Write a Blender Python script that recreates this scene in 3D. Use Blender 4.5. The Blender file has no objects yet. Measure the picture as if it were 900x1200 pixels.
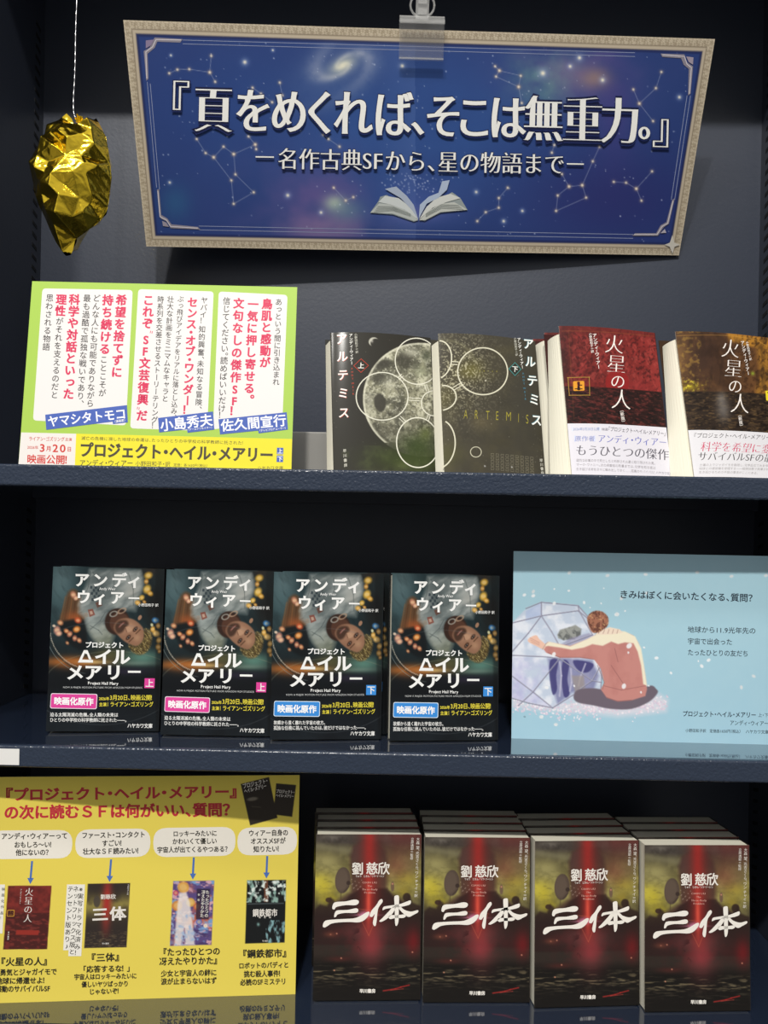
import bpy, math, random
import numpy as np
from mathutils import Matrix, Vector

SC = bpy.context.scene
COL = SC.collection
rad = math.radians

# ------------------------------------------------------------------ camera
CAM_ROLL, CAM_YAW = rad(1.1), rad(0.4)
HORIZON = 634.0                      # image row of the eye level (900x1200 frame)
cam_d = bpy.data.cameras.new('camera')
cam_d.sensor_fit = 'HORIZONTAL'
cam_d.sensor_width = 36.0
cam_d.lens = 36.0                    # 900 px focal length on a 900 px wide frame
cam_d.shift_y = (HORIZON - 600.0) / 900.0
cam_d.clip_start = 0.02
cam = bpy.data.objects.new('camera', cam_d)
COL.objects.link(cam)
SC.camera = cam
_cy, _sy = math.cos(CAM_YAW), math.sin(CAM_YAW)
_cr, _sr = math.cos(CAM_ROLL), math.sin(CAM_ROLL)
_r = Vector((_cy, _sy, 0)); _f = Vector((-_sy, _cy, 0)); _u = Vector((0, 0, 1))
_r2 = _r * _cr + _u * _sr
_u2 = _u * _cr - _r * _sr
cam.matrix_world = Matrix(((_r2.x, _u2.x, -_f.x, 0), (_r2.y, _u2.y, -_f.y, 0), (_r2.z, _u2.z, -_f.z, 0), (0, 0, 0, 1)))

def unproj(px, py, Y):
    """point of the photo's pixel on the vertical plane at depth Y"""
    a, b = (px - 450) / 900.0, (py - HORIZON) / 900.0
    u = a * _cr + b * _sr; v = -a * _sr + b * _cr
    d = _r * u + _f - _u * v
    return d * (Y / d.y)

# ------------------------------------------------------------------ world, lamps, exposure
SC.view_settings.view_transform = 'Standard'
SC.view_settings.look = 'None'
SC.view_settings.gamma = 1.0
SC.view_settings.use_curve_mapping = False
SC.view_settings.exposure = 0.0
SC.cycles.max_bounces = 6
SC.cycles.transparent_max_bounces = 12
w = bpy.data.worlds.new('shop_ambience'); SC.world = w
w.use_nodes = True
nt = w.node_tree; nt.nodes.clear()
wo = nt.nodes.new('ShaderNodeOutputWorld'); bg = nt.nodes.new('ShaderNodeBackground')
tc = nt.nodes.new('ShaderNodeTexCoord'); sx = nt.nodes.new('ShaderNodeSeparateXYZ')
rm = nt.nodes.new('ShaderNodeValToRGB'); mp = nt.nodes.new('ShaderNodeMapRange')
mp.inputs[1].default_value = -1; mp.inputs[2].default_value = 1
rm.color_ramp.elements[0].position = 0.30; rm.color_ramp.elements[0].color = (0.08, 0.08, 0.085, 1)
rm.color_ramp.elements[1].position = 0.75; rm.color_ramp.elements[1].color = (0.80, 0.80, 0.80, 1)
nt.links.new(tc.outputs['Generated'], sx.inputs[0]); nt.links.new(sx.outputs['Z'], mp.inputs[0])
nt.links.new(mp.outputs[0], rm.inputs[0]); nt.links.new(rm.outputs[0], bg.inputs['Color'])
bg.inputs['Strength'].default_value = 0.70
nt.links.new(bg.outputs[0], wo.inputs[0])

def lamp(name, loc, target, power, sx_, sy_, color=(1, 0.97, 0.92)):
    d = bpy.data.lights.new(name, 'AREA'); d.shape = 'RECTANGLE'; d.size = sx_; d.size_y = sy_
    d.energy = power; d.color = color
    o = bpy.data.objects.new(name, d); COL.objects.link(o); o.location = loc
    dv = Vector(target) - Vector(loc)
    o.rotation_euler = dv.to_track_quat('-Z', 'Y').to_euler()
    return o
lamp('aisle_spot', (-0.20, -2.4, 3.3), (0.0, 0.8, 0.0), 116, 0.20, 0.10)
lamp('aisle_spot', (-1.0, -2.4, 3.3), (0.0, 0.8, 0.0), 70, 0.20, 0.10)
lamp('shelf_lamp', (-0.15, -0.05, 1.38), (0.0, 0.8, -0.1), 6.0, 0.9, 0.03)

# ------------------------------------------------------------------ helpers
def s2l(c):
    c = np.asarray(c, float)
    return np.where(c <= 0.04045, c / 12.92, ((c + 0.055) / 1.055) ** 2.4)
def hx(h):
    h = h.lstrip('#'); return np.array([int(h[i:i + 2], 16) / 255.0 for i in (0, 2, 4)])

def material(name, base=(0.5, 0.5, 0.5), rough=0.5, metal=0.0, coat=0.0, spec=0.5):
    m = bpy.data.materials.new(name); m.use_nodes = True
    b = m.node_tree.nodes['Principled BSDF']
    b.inputs['Base Color'].default_value = (*base, 1)
    b.inputs['Roughness'].default_value = rough
    b.inputs['Metallic'].default_value = metal
    b.inputs['Coat Weight'].default_value = coat
    b.inputs['Specular IOR Level'].default_value = spec
    return m, b, m.node_tree
def printed(name, rough, coat=0.0, coat_rough=0.1, spec=0.4):
    m, b, t = material(name, rough=rough, coat=coat, spec=spec)
    a = t.nodes.new('ShaderNodeAttribute'); a.attribute_name = 'print'
    t.links.new(a.outputs['Color'], b.inputs['Base Color'])
    b.inputs['Coat Roughness'].default_value = coat_rough
    return m
def add_noise_bump(t, b, scale, strength, dist=0.001, detail=2.0):
    n = t.nodes.new('ShaderNodeTexNoise'); n.inputs['Scale'].default_value = scale; n.inputs['Detail'].default_value = detail
    c = t.nodes.new('ShaderNodeTexCoord'); t.links.new(c.outputs['Object'], n.inputs['Vector'])
    bp = t.nodes.new('ShaderNodeBump'); bp.inputs['Strength'].default_value = strength; bp.inputs['Distance'].default_value = dist
    t.links.new(n.outputs[0], bp.inputs['Height']); t.links.new(bp.outputs[0], b.inputs['Normal'])
    return n, bp

NAVY = (0.030, 0.037, 0.056)
M_PAPER = printed('printed_card', 0.5, spec=0.3)
M_LAM = printed('laminated_print', 0.5, coat=0.03, coat_rough=0.2, spec=0.14)
M_GLOSS = printed('glossy_jacket_print', 0.5, coat=0.07, coat_rough=0.14, spec=0.10)
M_NAVY, b, t = material('navy_powder_coat', NAVY, 0.42); add_noise_bump(t, b, 260, 0.18, 0.0006)
M_LIP, b, t = material('pebbled_navy_paint', (0.026, 0.037, 0.062), 0.26); add_noise_bump(t, b, 420, 0.5, 0.0013, 1.0)
M_DECK, b, t = material('glossy_navy_shelf_paint', (0.016, 0.024, 0.046), 0.07, coat=1.0, spec=0.9)
b.inputs['Coat Roughness'].default_value = 0.03; b.inputs['Coat IOR'].default_value = 1.8
M_SLOT, _, _ = material('dark_slot', (0.004, 0.004, 0.006), 0.8)
M_WHITE, _, _ = material('white_label_paper', (0.8, 0.79, 0.76), 0.6)
M_RISER, b, t = material('brushed_grey_sheet', (0.42, 0.41, 0.38), 0.4); add_noise_bump(t, b, 90, 0.05)
M_STEEL, _, _ = material('bare_steel_clip', (0.35, 0.35, 0.36), 0.35, metal=1.0)
# page edges: fine stripes across the thickness of the block
M_PAGES, b, t = material('cream_page_edges', (0.80, 0.76, 0.62), 0.75, spec=0.2)
c_ = t.nodes.new('ShaderNodeTexCoord'); s_ = t.nodes.new('ShaderNodeSeparateXYZ'); t.links.new(c_.outputs['Object'], s_.inputs[0])
cb = t.nodes.new('ShaderNodeCombineXYZ'); t.links.new(s_.outputs['Y'], cb.inputs['Y'])
n_ = t.nodes.new('ShaderNodeTexNoise'); n_.inputs['Scale'].default_value = 2600; n_.inputs['Detail'].default_value = 1
t.links.new(cb.outputs[0], n_.inputs['Vector'])
r_ = t.nodes.new('ShaderNodeValToRGB')
r_.color_ramp.elements[0].position = .3; r_.color_ramp.elements[0].color = (0.78, 0.74, 0.58, 1)
r_.color_ramp.elements[1].position = .7; r_.color_ramp.elements[1].color = (0.92, 0.89, 0.76, 1)
t.links.new(n_.outputs[0], r_.inputs[0]); t.links.new(r_.outputs[0], b.inputs['Base Color'])
# gold foil
M_GOLD, b, t = material('gold_foil', (1.0, 0.70, 0.05), 0.15, metal=1.0); add_noise_bump(t, b, 60, 0.25, 0.004, 4)
M_SILVER, _, _ = material('silver_twine', (0.45, 0.45, 0.46), 0.3, metal=1.0)
# clear plastic
M_CLEAR, b, t = material('clear_plastic', (0.4, 0.4, 0.4), 0.06, spec=0.8)
b.inputs['Alpha'].default_value = 0.12
M_CLEAR2, b, t = material('clear_plastic_edge', (0.8, 0.8, 0.78), 0.12, spec=0.8)
b.inputs['Alpha'].default_value = 0.28

def link(name, me, parent=None, mats=()):
    o = bpy.data.objects.new(name, me); COL.objects.link(o)
    for m in mats: me.materials.append(m)
    if parent: o.parent = parent
    return o
def mesh_np(name, V, F, mats=(), parent=None, cols=None, midx=None, smooth=False):
    """V (n,3) array; F list of index tuples or list of (k,3|4) arrays"""
    me = bpy.data.meshes.new(name)
    V = np.asarray(V, np.float32)
    me.vertices.add(len(V)); me.vertices.foreach_set('co', V.ravel())
    if isinstance(F, np.ndarray): F = [F]
    arrs = []
    lst = [f for f in F if not isinstance(f, np.ndarray)]
    arrs = [f for f in F if isinstance(f, np.ndarray)]
    loops, starts, n = [], [], 0
    for a in arrs:
        k = a.shape[1]; loops.append(a.ravel()); starts.append(n + np.arange(len(a)) * k); n += a.size
    for f in lst:
        loops.append(np.array(f)); starts.append(np.array([n])); n += len(f)
    loops = np.concatenate(loops).astype(np.int32); starts = np.concatenate(starts).astype(np.int32)
    me.loops.add(len(loops)); me.loops.foreach_set('vertex_index', loops)
    me.polygons.add(len(starts)); me.polygons.foreach_set('loop_start', starts)
    if midx is not None: me.polygons.foreach_set('material_index', np.asarray(midx, np.int32))
    me.polygons.foreach_set('use_smooth', np.full(len(starts), bool(smooth)))
    me.update(calc_edges=True); me.validate()
    if cols is not None:
        ca = me.color_attributes.new('print', 'FLOAT_COLOR', 'POINT')
        c4 = np.ones((len(V), 4), np.float32); c4[:, :3] = cols
        ca.data.foreach_set('color', c4.ravel())
    return link(name, me, parent, mats)

class MB:
    """collects boxes, prisms and tubes into one mesh"""
    def __init__(s): s.v, s.f, s.m = [], [], []
    def box(s, x0, x1, y0, y1, z0, z1, mi=0, bev=0.0):
        i = len(s.v)
        if bev <= 0:
            s.v += [(x, y, z) for z in (z0, z1) for y in (y0, y1) for x in (x0, x1)]
            q = [(0, 2, 3, 1), (4, 5, 7, 6), (0, 1, 5, 4), (2, 6, 7, 3), (0, 4, 6, 2), (1, 3, 7, 5)]
            s.f += [tuple(i + k for k in a) for a in q]; s.m += [mi] * 6
        else:
            # profile in Y-Z rounded at all four edges, extruded in X
            pr = []
            for cy, cz, a0 in ((y1 - bev, z1 - bev, 0), (y0 + bev, z1 - bev, 90), (y0 + bev, z0 + bev, 180), (y1 - bev, z0 + bev, 270)):
                for k in range(5):
                    a = rad(a0 + 22.5 * k); pr.append((cy + bev * math.cos(a), cz + bev * math.sin(a)))
            n = len(pr)
            s.v += [(x, y, z) for x in (x0, x1) for y, z in pr]
            s.f += [tuple(i + n + k for k in range(n)), tuple(i + n - 1 - k for k in range(n))]
            s.f += [(i + k, i + (k + 1) % n, i + n + (k + 1) % n, i + n + k) for k in range(n)]
            s.m += [mi] * (n + 2)
    def hexa(s, pts, mi=0):
        i = len(s.v); s.v += [tuple(p) for p in pts]
        q = [(0, 2, 3, 1), (4, 5, 7, 6), (0, 1, 5, 4), (2, 6, 7, 3), (0, 4, 6, 2), (1, 3, 7, 5)]
        s.f += [tuple(i + k for k in a) for a in q]; s.m += [mi] * 6
    def tube(s, pts, r, seg=8, mi=0):
        pts = [Vector(p) for p in pts]; rr = r if isinstance(r, (list, tuple)) else [r] * len(pts)
        i = len(s.v)
        for k, p in enumerate(pts):
            d = (pts[min(k + 1, len(pts) - 1)] - pts[max(k - 1, 0)]).normalized()
            a = d.orthogonal().normalized() if k == 0 else (a - d * a.dot(d)).normalized()
            b = d.cross(a)
            for j in range(seg):
                t_ = 2 * math.pi * j / seg; s.v.append(tuple(p + (a * math.cos(t_) + b * math.sin(t_)) * rr[k]))
        for k in range(len(pts) - 1):
            for j in range(seg):
                s.f.append((i + k * seg + j, i + k * seg + (j + 1) % seg, i + (k + 1) * seg + (j + 1) % seg, i + (k + 1) * seg + j)); s.m.append(mi)
        s.f.append(tuple(i + seg - 1 - j for j in range(seg))); s.m.append(mi)
        e = i + (len(pts) - 1) * seg; s.f.append(tuple(e + j for j in range(seg))); s.m.append(mi)
    def build(s, name, mats, parent=None, smooth=False):
        return mesh_np(name, s.v, s.f, mats if isinstance(mats, (list, tuple)) else (mats,), parent, midx=s.m, smooth=smooth)

def tag(o, label, cat, group=None):
    o['label'] = label; o['category'] = cat
    if group: o['group'] = group
    return o
def pose(X, Y, Z, yaw, lean, roll):
    """axes of a standing page: local x right, local y away from the reader, local z up the page"""
    cr, sr = math.cos(rad(roll)), math.sin(rad(roll)); cl, sl = math.cos(rad(lean)), math.sin(rad(lean))
    Rr = Matrix(((cr, 0, sr), (0, 1, 0), (-sr, 0, cr)))
    Rl = Matrix(((1, 0, 0), (0, cl, sl), (0, -sl, cl)))
    M = (Matrix.Rotation(rad(yaw), 3, 'Z') @ Rl @ Rr).to_4x4()
    M.translation = (X, Y, Z)
    return M
def thing(name, M, label, cat, group=None):
    o = bpy.data.objects.new(name, None); o.empty_display_size = 0.02; COL.objects.link(o); o.matrix_world = M
    return tag(o, label, cat, group)
def dup(root, M, label, group=None):
    r = root.copy(); COL.objects.link(r); r.matrix_world = M; r['label'] = label
    if group: r['group'] = group
    for ch in list(root.children):
        c = ch.copy(); COL.objects.link(c); c.parent = r
        for g in list(ch.children):
            d = g.copy(); COL.objects.link(d); d.parent = c
    return r

# ------------------------------------------------------------------ lettering: outlines of the built-in font
_txt = bpy.data.curves.new('lettering', 'FONT'); _txo = bpy.data.objects.new('lettering', _txt); COL.objects.link(_txo)
_GL, _OUT = {}, {}
def outline(ch):
    if ch in _OUT: return _OUT[ch]
    _txt.body = ch; bpy.context.view_layer.update()
    dg = bpy.context.evaluated_depsgraph_get(); oe = _txo.evaluated_get(dg); c = oe.to_curve(dg)
    res = []
    for sp in c.splines:
        P = sp.bezier_points; n = len(P); pts = []
        for k in range(n):
            a, b_ = P[k], P[(k + 1) % n]
            p0, h0, h1, p1 = (np.array(q[:2]) for q in (a.co, a.handle_right, b_.handle_left, b_.co))
            ch_ = np.linalg.norm(p1 - p0) + 1e-9
            cr = lambda q: abs((p1 - p0)[0] * (q - p0)[1] - (p1 - p0)[1] * (q - p0)[0]) / ch_
            st = 1 if max(cr(h0), cr(h1)) < 0.002 else (3 if ch_ < 0.12 else 5)
            for j in range(st):
                t_ = j / st
                pts.append((1 - t_) ** 3 * p0 + 3 * (1 - t_) ** 2 * t_ * h0 + 3 * (1 - t_) * t_ ** 2 * h1 + t_ ** 3 * p1)
        res.append(np.array(pts))
    oe.to_curve_clear()
    x0 = min(p[:, 0].min() for p in res); x1 = max(p[:, 0].max() for p in res)
    adv = 1.0 if ord(ch) > 0x2E00 or ch in '—―…' else x0 + x1 + 0.03
    _OUT[ch] = (res, adv); return _OUT[ch]
def area2(p): return float(np.sum(p[:, 0] * np.roll(p[:, 1], -1) - np.roll(p[:, 0], -1) * p[:, 1]))
def fill_loops(loops):
    cu = bpy.data.curves.new('f', 'CURVE'); cu.dimensions = '2D'; cu.fill_mode = 'BOTH'
    for p in loops:
        if len(p) < 3: continue
        sp = cu.splines.new('POLY'); sp.points.add(len(p) - 1); sp.use_cyclic_u = True
        sp.points.foreach_set('co', np.c_[p, np.zeros(len(p)), np.ones(len(p))].astype(np.float32).ravel())
    o = bpy.data.objects.new('f', cu); me = o.to_mesh()
    V = np.array([v.co[:2] for v in me.vertices]) if len(me.vertices) else np.zeros((0, 2))
    me.calc_loop_triangles()
    T = np.array([t_.vertices[:] for t_ in me.loop_triangles], np.int32).reshape(-1, 3)
    o.to_mesh_clear(); bpy.data.objects.remove(o); bpy.data.curves.remove(cu)
    return V, T
def glyph(ch, ax=0.0, ay=0.0):
    key = (ch, ax, ay)
    if key in _GL: return _GL[key]
    loops, adv = outline(ch)
    def offs(p, sg):
        d = np.roll(p, -1, 0) - p; d /= np.linalg.norm(d, axis=1)[:, None] + 1e-12
        n1 = np.c_[d[:, 1], -d[:, 0]] * sg; n0 = np.roll(n1, 1, 0)
        return (n0 + n1) / np.maximum(1 + (n0 * n1).sum(1), 0.5)[:, None]
    if ax or ay:
        big = max(loops, key=lambda p: abs(area2(p))); sg = 1.0 if area2(big) > 0 else -1.0
        loops = [p + offs(p, sg) * np.array([min(ax, 0), min(ay, 0)]) for p in loops]
        V, T = fill_loops(loops); Vs, Ts, n = [V], [T], len(V)
        for p in loops:                                  # a ribbon outside every outline makes the bolder weights
            q = p + offs(p, sg) * np.array([max(ax, 0), max(ay, 0)]); k = len(p); i = np.arange(k); j = (i + 1) % k
            Vs += [p, q]; Ts.append(np.concatenate([np.stack([n + i, n + j, n + k + j], -1), np.stack([n + i, n + k + j, n + k + i], -1)]).astype(np.int32)); n += 2 * k
        _GL[key] = (np.concatenate(Vs), np.concatenate(Ts), adv); return _GL[key]
    _GL[key] = (*fill_loops(loops), adv); return _GL[key]

REG, MED, BOLD, HEAVY = (0.0, 0.0), (0.008, 0.008), (0.020, 0.017), (0.038, 0.029)
THIN, SERIF, SERIFB, KANJI, KANA = (-0.012, -0.014), (0.006, -0.020), (0.018, -0.016), (0.034, -0.021), (0.030, 0.000)
XBOLD, DEMI = (0.041, 0.031), (0.028, 0.022)
HALF = set('、。』」・！!』』，．〕｜') ; OPEN = set('『「〔（')
SMALLK = set('ァィゥェォッャュョヮぁぃぅぇぉっゃゅょ')
ROTV = set('ー『』「」〔〕（）―—〜…｜：')

def catmull(pts, n=6, closed=True):
    P = np.array(pts, float); N = len(P); out = []
    for i in range(N if closed else N - 1):
        p0, p1, p2, p3 = (P[(i + k) % N] if closed else P[min(max(i + k, 0), N - 1)] for k in (-1, 0, 1, 2))
        for j in range(n):
            t_ = j / n
            out.append(0.5 * (2 * p1 + (p2 - p0) * t_ + (2 * p0 - 5 * p1 + 4 * p2 - p3) * t_ ** 2 + (3 * p1 - p0 - 3 * p2 + p3) * t_ ** 3))
    if not closed: out.append(P[-1])
    return np.array(out)

def vnoise(x, y, seed):
    xi, yi = np.floor(x).astype(np.int64), np.floor(y).astype(np.int64); fx, fy = x - xi, y - yi
    fx = fx * fx * (3 - 2 * fx); fy = fy * fy * (3 - 2 * fy)
    def h(a, b_):
        n = (a * 374761393 + b_ * 668265263 + seed * 1442695041) & 0x7fffffff
        n = ((n ^ (n >> 13)) * 1274126177) & 0x7fffffff
        return ((n ^ (n >> 16)) & 0xffff) / 65535.0
    return (h(xi, yi) * (1 - fx) + h(xi + 1, yi) * fx) * (1 - fy) + (h(xi, yi + 1) * (1 - fx) + h(xi + 1, yi + 1) * fx) * fy

class Page:
    """a printed sheet W x H metres. Everything on it is laid out in the coordinates of a close-up (ox, oy, s) of the
    reference sheet with corners TL, TR, BR, BL and carried onto the sheet by the matching homography."""
    def __init__(s, W, H, corners, cell=0.0006, view=(0, 0, 1)):
        s.W, s.H = W, H
        src = np.array([(0, 0), (W, 0), (W, H), (0, H)]) * 1000; dst = np.array(corners, float)
        A = []
        for (x, y), (u, v) in zip(src, dst):
            A.append([x, y, 1, 0, 0, 0, -u * x, -u * y]); A.append([0, 0, 0, x, y, 1, -v * x, -v * y])
        h = np.linalg.solve(np.array(A), dst.ravel()); s.Hm = np.append(h, 1).reshape(3, 3); s.Hi = np.linalg.inv(s.Hm)
        s.nu, s.nv = max(2, int(round(W / cell)) + 1), max(2, int(round(H / cell)) + 1)
        U, V = np.meshgrid(np.linspace(0, W, s.nu) * 1000, np.linspace(0, H, s.nv) * 1000)
        s.U, s.V = U.ravel(), V.ravel()
        q = s.Hm @ np.stack([s.U, s.V, np.ones_like(s.U)]); s.FX, s.FY = q[0] / q[2], q[1] / q[2]
        s.C = np.ones((len(s.U), 3)); s.items = []; s.layer = 0
        s.view(*view)
    def view(s, ox, oy, k):
        s.ox, s.oy, s.k = ox, oy, k; s.X, s.Y = (s.FX - ox) * k, (s.FY - oy) * k; return s
    def uv(s, p):
        p = np.asarray(p, float); f = np.stack([p[:, 0] / s.k + s.ox, p[:, 1] / s.k + s.oy, np.ones(len(p))])
        q = s.Hi @ f; return np.stack([q[0] / q[2], q[1] / q[2]], -1) / 1000.0
    # --- painted print
    def fill(s, c): s.C[:] = hx(c)
    def mix(s, m, c):
        c = hx(c) if isinstance(c, str) else np.asarray(c)
        m = np.clip(m, 0, 1)[:, None]; s.C = s.C * (1 - m) + c * m
    def add(s, m, c): s.C = np.clip(s.C + np.asarray(m)[:, None] * (hx(c) if isinstance(c, str) else c), 0, 1)
    def mul(s, m): s.C = np.clip(s.C * np.asarray(m)[:, None], 0, 1)
    def fbm(s, sc, seed=1, oct=4, asp=1.0, ang=0.0):
        ca, sa = math.cos(rad(ang)), math.sin(rad(ang)); x = (s.X * ca + s.Y * sa) / sc; y = (-s.X * sa + s.Y * ca) / sc * asp
        r = 0; a = 0.5; tot = 0
        for o in range(oct): r = r + a * vnoise(x * 2 ** o + 13.7 * o + 500, y * 2 ** o + 7.1 * o + 500, seed + o); tot += a; a *= 0.5
        return r / tot
    def ell_d(s, cx, cy, rx, ry, ang=0):
        ca, sa = math.cos(rad(ang)), math.sin(rad(ang)); dx, dy = s.X - cx, s.Y - cy
        return np.hypot((dx * ca + dy * sa) / rx, (-dx * sa + dy * ca) / ry)
    def ell(s, cx, cy, rx, ry, c, a=1.0, soft=0.08, ang=0):
        s.mix(a * np.clip((1 + soft / 2 - s.ell_d(cx, cy, rx, ry, ang)) / soft, 0, 1), c)
    def ring(s, cx, cy, rx, ry, w, c, a=1.0, ang=0):
        d = np.abs(s.ell_d(cx, cy, rx, ry, ang) - 1) * min(rx, ry); s.mix(a * np.clip(w / 2 + 0.5 * s.px() - d, 0, s.px()) / s.px(), c)
    def px(s): return 0.8 * s.k
    def glow(s, cx, cy, rx, ry, c, a=1.0, ang=0, add=False):
        m = a * np.exp(-s.ell_d(cx, cy, rx, ry, ang) ** 2 * 1.5)
        (s.add if add else s.mix)(m, c)
    def sd(s, pts, sub):
        P = np.array(pts, float); x, y = s.X[sub], s.Y[sub]; d = np.full(x.shape, 1e18); ins = np.zeros(x.shape, bool)
        for i in range(len(P)):
            (x0, y0), (x1, y1) = P[i], P[(i + 1) % len(P)]
            ex, ey = x1 - x0, y1 - y0; t_ = np.clip(((x - x0) * ex + (y - y0) * ey) / (ex * ex + ey * ey + 1e-12), 0, 1)
            d = np.minimum(d, (x - x0 - t_ * ex) ** 2 + (y - y0 - t_ * ey) ** 2)
            if y0 != y1: ins ^= ((y0 > y) != (y1 > y)) & (x < ex * (y - y0) / (y1 - y0) + x0)
        d = np.sqrt(d); return np.where(ins, -d, d)
    def mask(s, pts, soft):
        P = np.array(pts, float); m = np.zeros(len(s.X))
        sub = np.where((s.X > P[:, 0].min() - soft) & (s.X < P[:, 0].max() + soft) & (s.Y > P[:, 1].min() - soft) & (s.Y < P[:, 1].max() + soft))[0]
        if len(sub): m[sub] = np.clip(0.5 - s.sd(P, sub) / soft, 0, 1)
        return m
    def poly(s, pts, c, a=1.0, soft=None, smooth=False):
        if smooth: pts = catmull(pts, 4)
        s.mix(a * s.mask(pts, soft or s.px()), c)
    def line(s, pts, w, c, a=1.0, soft=None):
        soft = soft or s.px()
        for (x0, y0), (x1, y1) in zip(pts[:-1], pts[1:]):
            ex, ey = x1 - x0, y1 - y0; g = w + soft
            sub = np.where((s.X > min(x0, x1) - g) & (s.X < max(x0, x1) + g) & (s.Y > min(y0, y1) - g) & (s.Y < max(y0, y1) + g))[0]
            if not len(sub): continue
            x, y = s.X[sub], s.Y[sub]; t_ = np.clip(((x - x0) * ex + (y - y0) * ey) / (ex * ex + ey * ey + 1e-12), 0, 1)
            d = np.hypot(x - x0 - t_ * ex, y - y0 - t_ * ey); m = np.zeros(len(s.X)); m[sub] = a * np.clip(0.5 + (w / 2 - d) / soft, 0, 1); s.mix(m, c)
    # --- crisp print
    def tri(s, P, T, c):
        s.items.append((s.uv(P), T, s2l(hx(c)), s.layer)); 
    def up(s): s.layer += 1; return s
    def shape(s, pts, c, smooth=False, holes=()):
        loops = [catmull(p, 5) if smooth else np.array(p, float) for p in [pts, *holes]]
        V, T = fill_loops(loops)
        if len(T): s.tri(V, T, c)
    def rrect(s, quad, r, c, seg=5):
        """rounded quad given by TL, TR, BR, BL"""
        Q = np.array(quad, float); out = []
        for i in range(4):
            p, a, b_ = Q[i], Q[i - 1], Q[(i + 1) % 4]
            da = (a - p) / np.linalg.norm(a - p); db = (b_ - p) / np.linalg.norm(b_ - p); p0, p2 = p + da * r, p + db * r
            for j in range(seg + 1):
                t_ = j / seg; out.append((1 - t_) ** 2 * p0 + 2 * t_ * (1 - t_) * p + t_ * t_ * p2)
        s.shape(out, c)
    def stroke(s, pts, w, c, closed=False):
        P = np.array(pts, float)
        if not closed:
            Q = [P[:1]]
            for a, b_ in zip(P[:-1], P[1:]):
                k = max(1, int(np.linalg.norm(b_ - a) / s.k / 6)); Q.append(a + (b_ - a) * np.linspace(0, 1, k + 1)[1:, None])
            P = np.concatenate(Q)
        n = len(P); d = (np.roll(P, -1, 0) - np.roll(P, 1, 0)) if closed else np.gradient(P, axis=0)
        d /= np.linalg.norm(d, axis=1)[:, None] + 1e-9; nn = np.c_[-d[:, 1], d[:, 0]] * w / 2
        V = np.r_[P + nn, P - nn]; T = []
        for i in range(n if closed else n - 1):
            j = (i + 1) % n; T += [(i, j, n + j), (i, n + j, n + i)]
        s.tri(V, np.array(T, np.int32), c)
    def oring(s, cx, cy, rx, ry, w, c, ang=0, a0=0, a1=360):
        t_ = np.radians(np.linspace(a0, a1, 73)); ca, sa = math.cos(rad(ang)), math.sin(rad(ang))
        x, y = rx * np.cos(t_), ry * np.sin(t_); P = np.c_[cx + x * ca - y * sa, cy + x * sa + y * ca]
        if a1 - a0 >= 360: s.stroke(P[:-1], w, c, True)
        else: s.stroke(P, w, c)
    def dot(s, cx, cy, r, c, seg=8):
        t_ = np.arange(seg) * 2 * math.pi / seg; s.tri(np.r_[[(cx, cy)], np.c_[cx + r * np.cos(t_), cy + r * np.sin(t_)]],
            np.array([(0, 1 + i, 1 + (i + 1) % seg) for i in range(seg)], np.int32), c)
    def char(s, ch, cx, cy, size, c, st=REG, ex=(1, 0), wx=1.0, skew=0.0, vert=False):
        if ch in ' 　': return
        V, T, adv = glyph(ch, *st)
        if not len(T): return
        e = np.array(ex, float); n = np.array([e[1], -e[0]])
        lx = (V[:, 0] - adv / 2); ly = V[:, 1] - 0.375
        if vert and ch in ROTV: lx, ly = ly, -lx
        elif vert and ch in '、。': lx, ly = lx + 0.62, ly + 0.62
        elif vert and ch in SMALLK: lx, ly = lx + 0.09, ly + 0.09
        lx = lx * wx + ly * skew
        s.tri(np.array([cx, cy]) + size * (lx[:, None] * e + ly[:, None] * n), T, c)
    def chars(s, seq, size, c, st=REG, ex=(1, 0), wx=1.0):
        for ch, cx, cy in seq: s.char(ch, cx, cy, size, c, st, ex, wx)
    def text(s, string, p0, p1, size, c, st=REG, vert=False, tight=True, wx=None, skew=0.0, stretch=False):
        """letters evenly set from p0 to p1 (middle line of the run)"""
        adv, off = [], []
        for ch in string:
            if ch == ' ': a, o = 0.3, 0
            elif ch == '　': a, o = 1.0, 0
            else:
                a, o = outline(ch)[1], 0.0
                if vert and a < 0.99: a = 1.0 if ch in '!' else 0.95
                if tight and ch in '！!': a = 0.66
                elif tight and ch in HALF: a, o = 0.5, (0.0 if (ch in '・｜') else 0.25)
                elif tight and ch in OPEN: a, o = 0.5, -0.25
            adv.append(a); off.append(o)
        p0, p1 = np.array(p0, float), np.array(p1, float); L = np.linalg.norm(p1 - p0); e = (p1 - p0) / L
        nat = sum(adv) * size; k = L / nat
        g = (k if stretch else min(k, 1.12)) if wx is None else wx
        ex = (e[1], -e[0]) if vert else e
        pos = 0.0
        for ch, a, o in zip(string, adv, off):
            q = p0 + e * (pos + a / 2 + (0 if vert and ch in '、。' else o)) * size * k
            if vert and ch in '、。' and tight: q = p0 + e * (pos + 0.5) * size * k
            if vert: s.char(ch, q[0], q[1], size * min(k, 1.0) if wx is None else size, c, st, ex, 1.0 if wx is None else wx, skew, True)
            else: s.char(ch, q[0], q[1], size, c, st, ex, g, skew)
            pos += a
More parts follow.
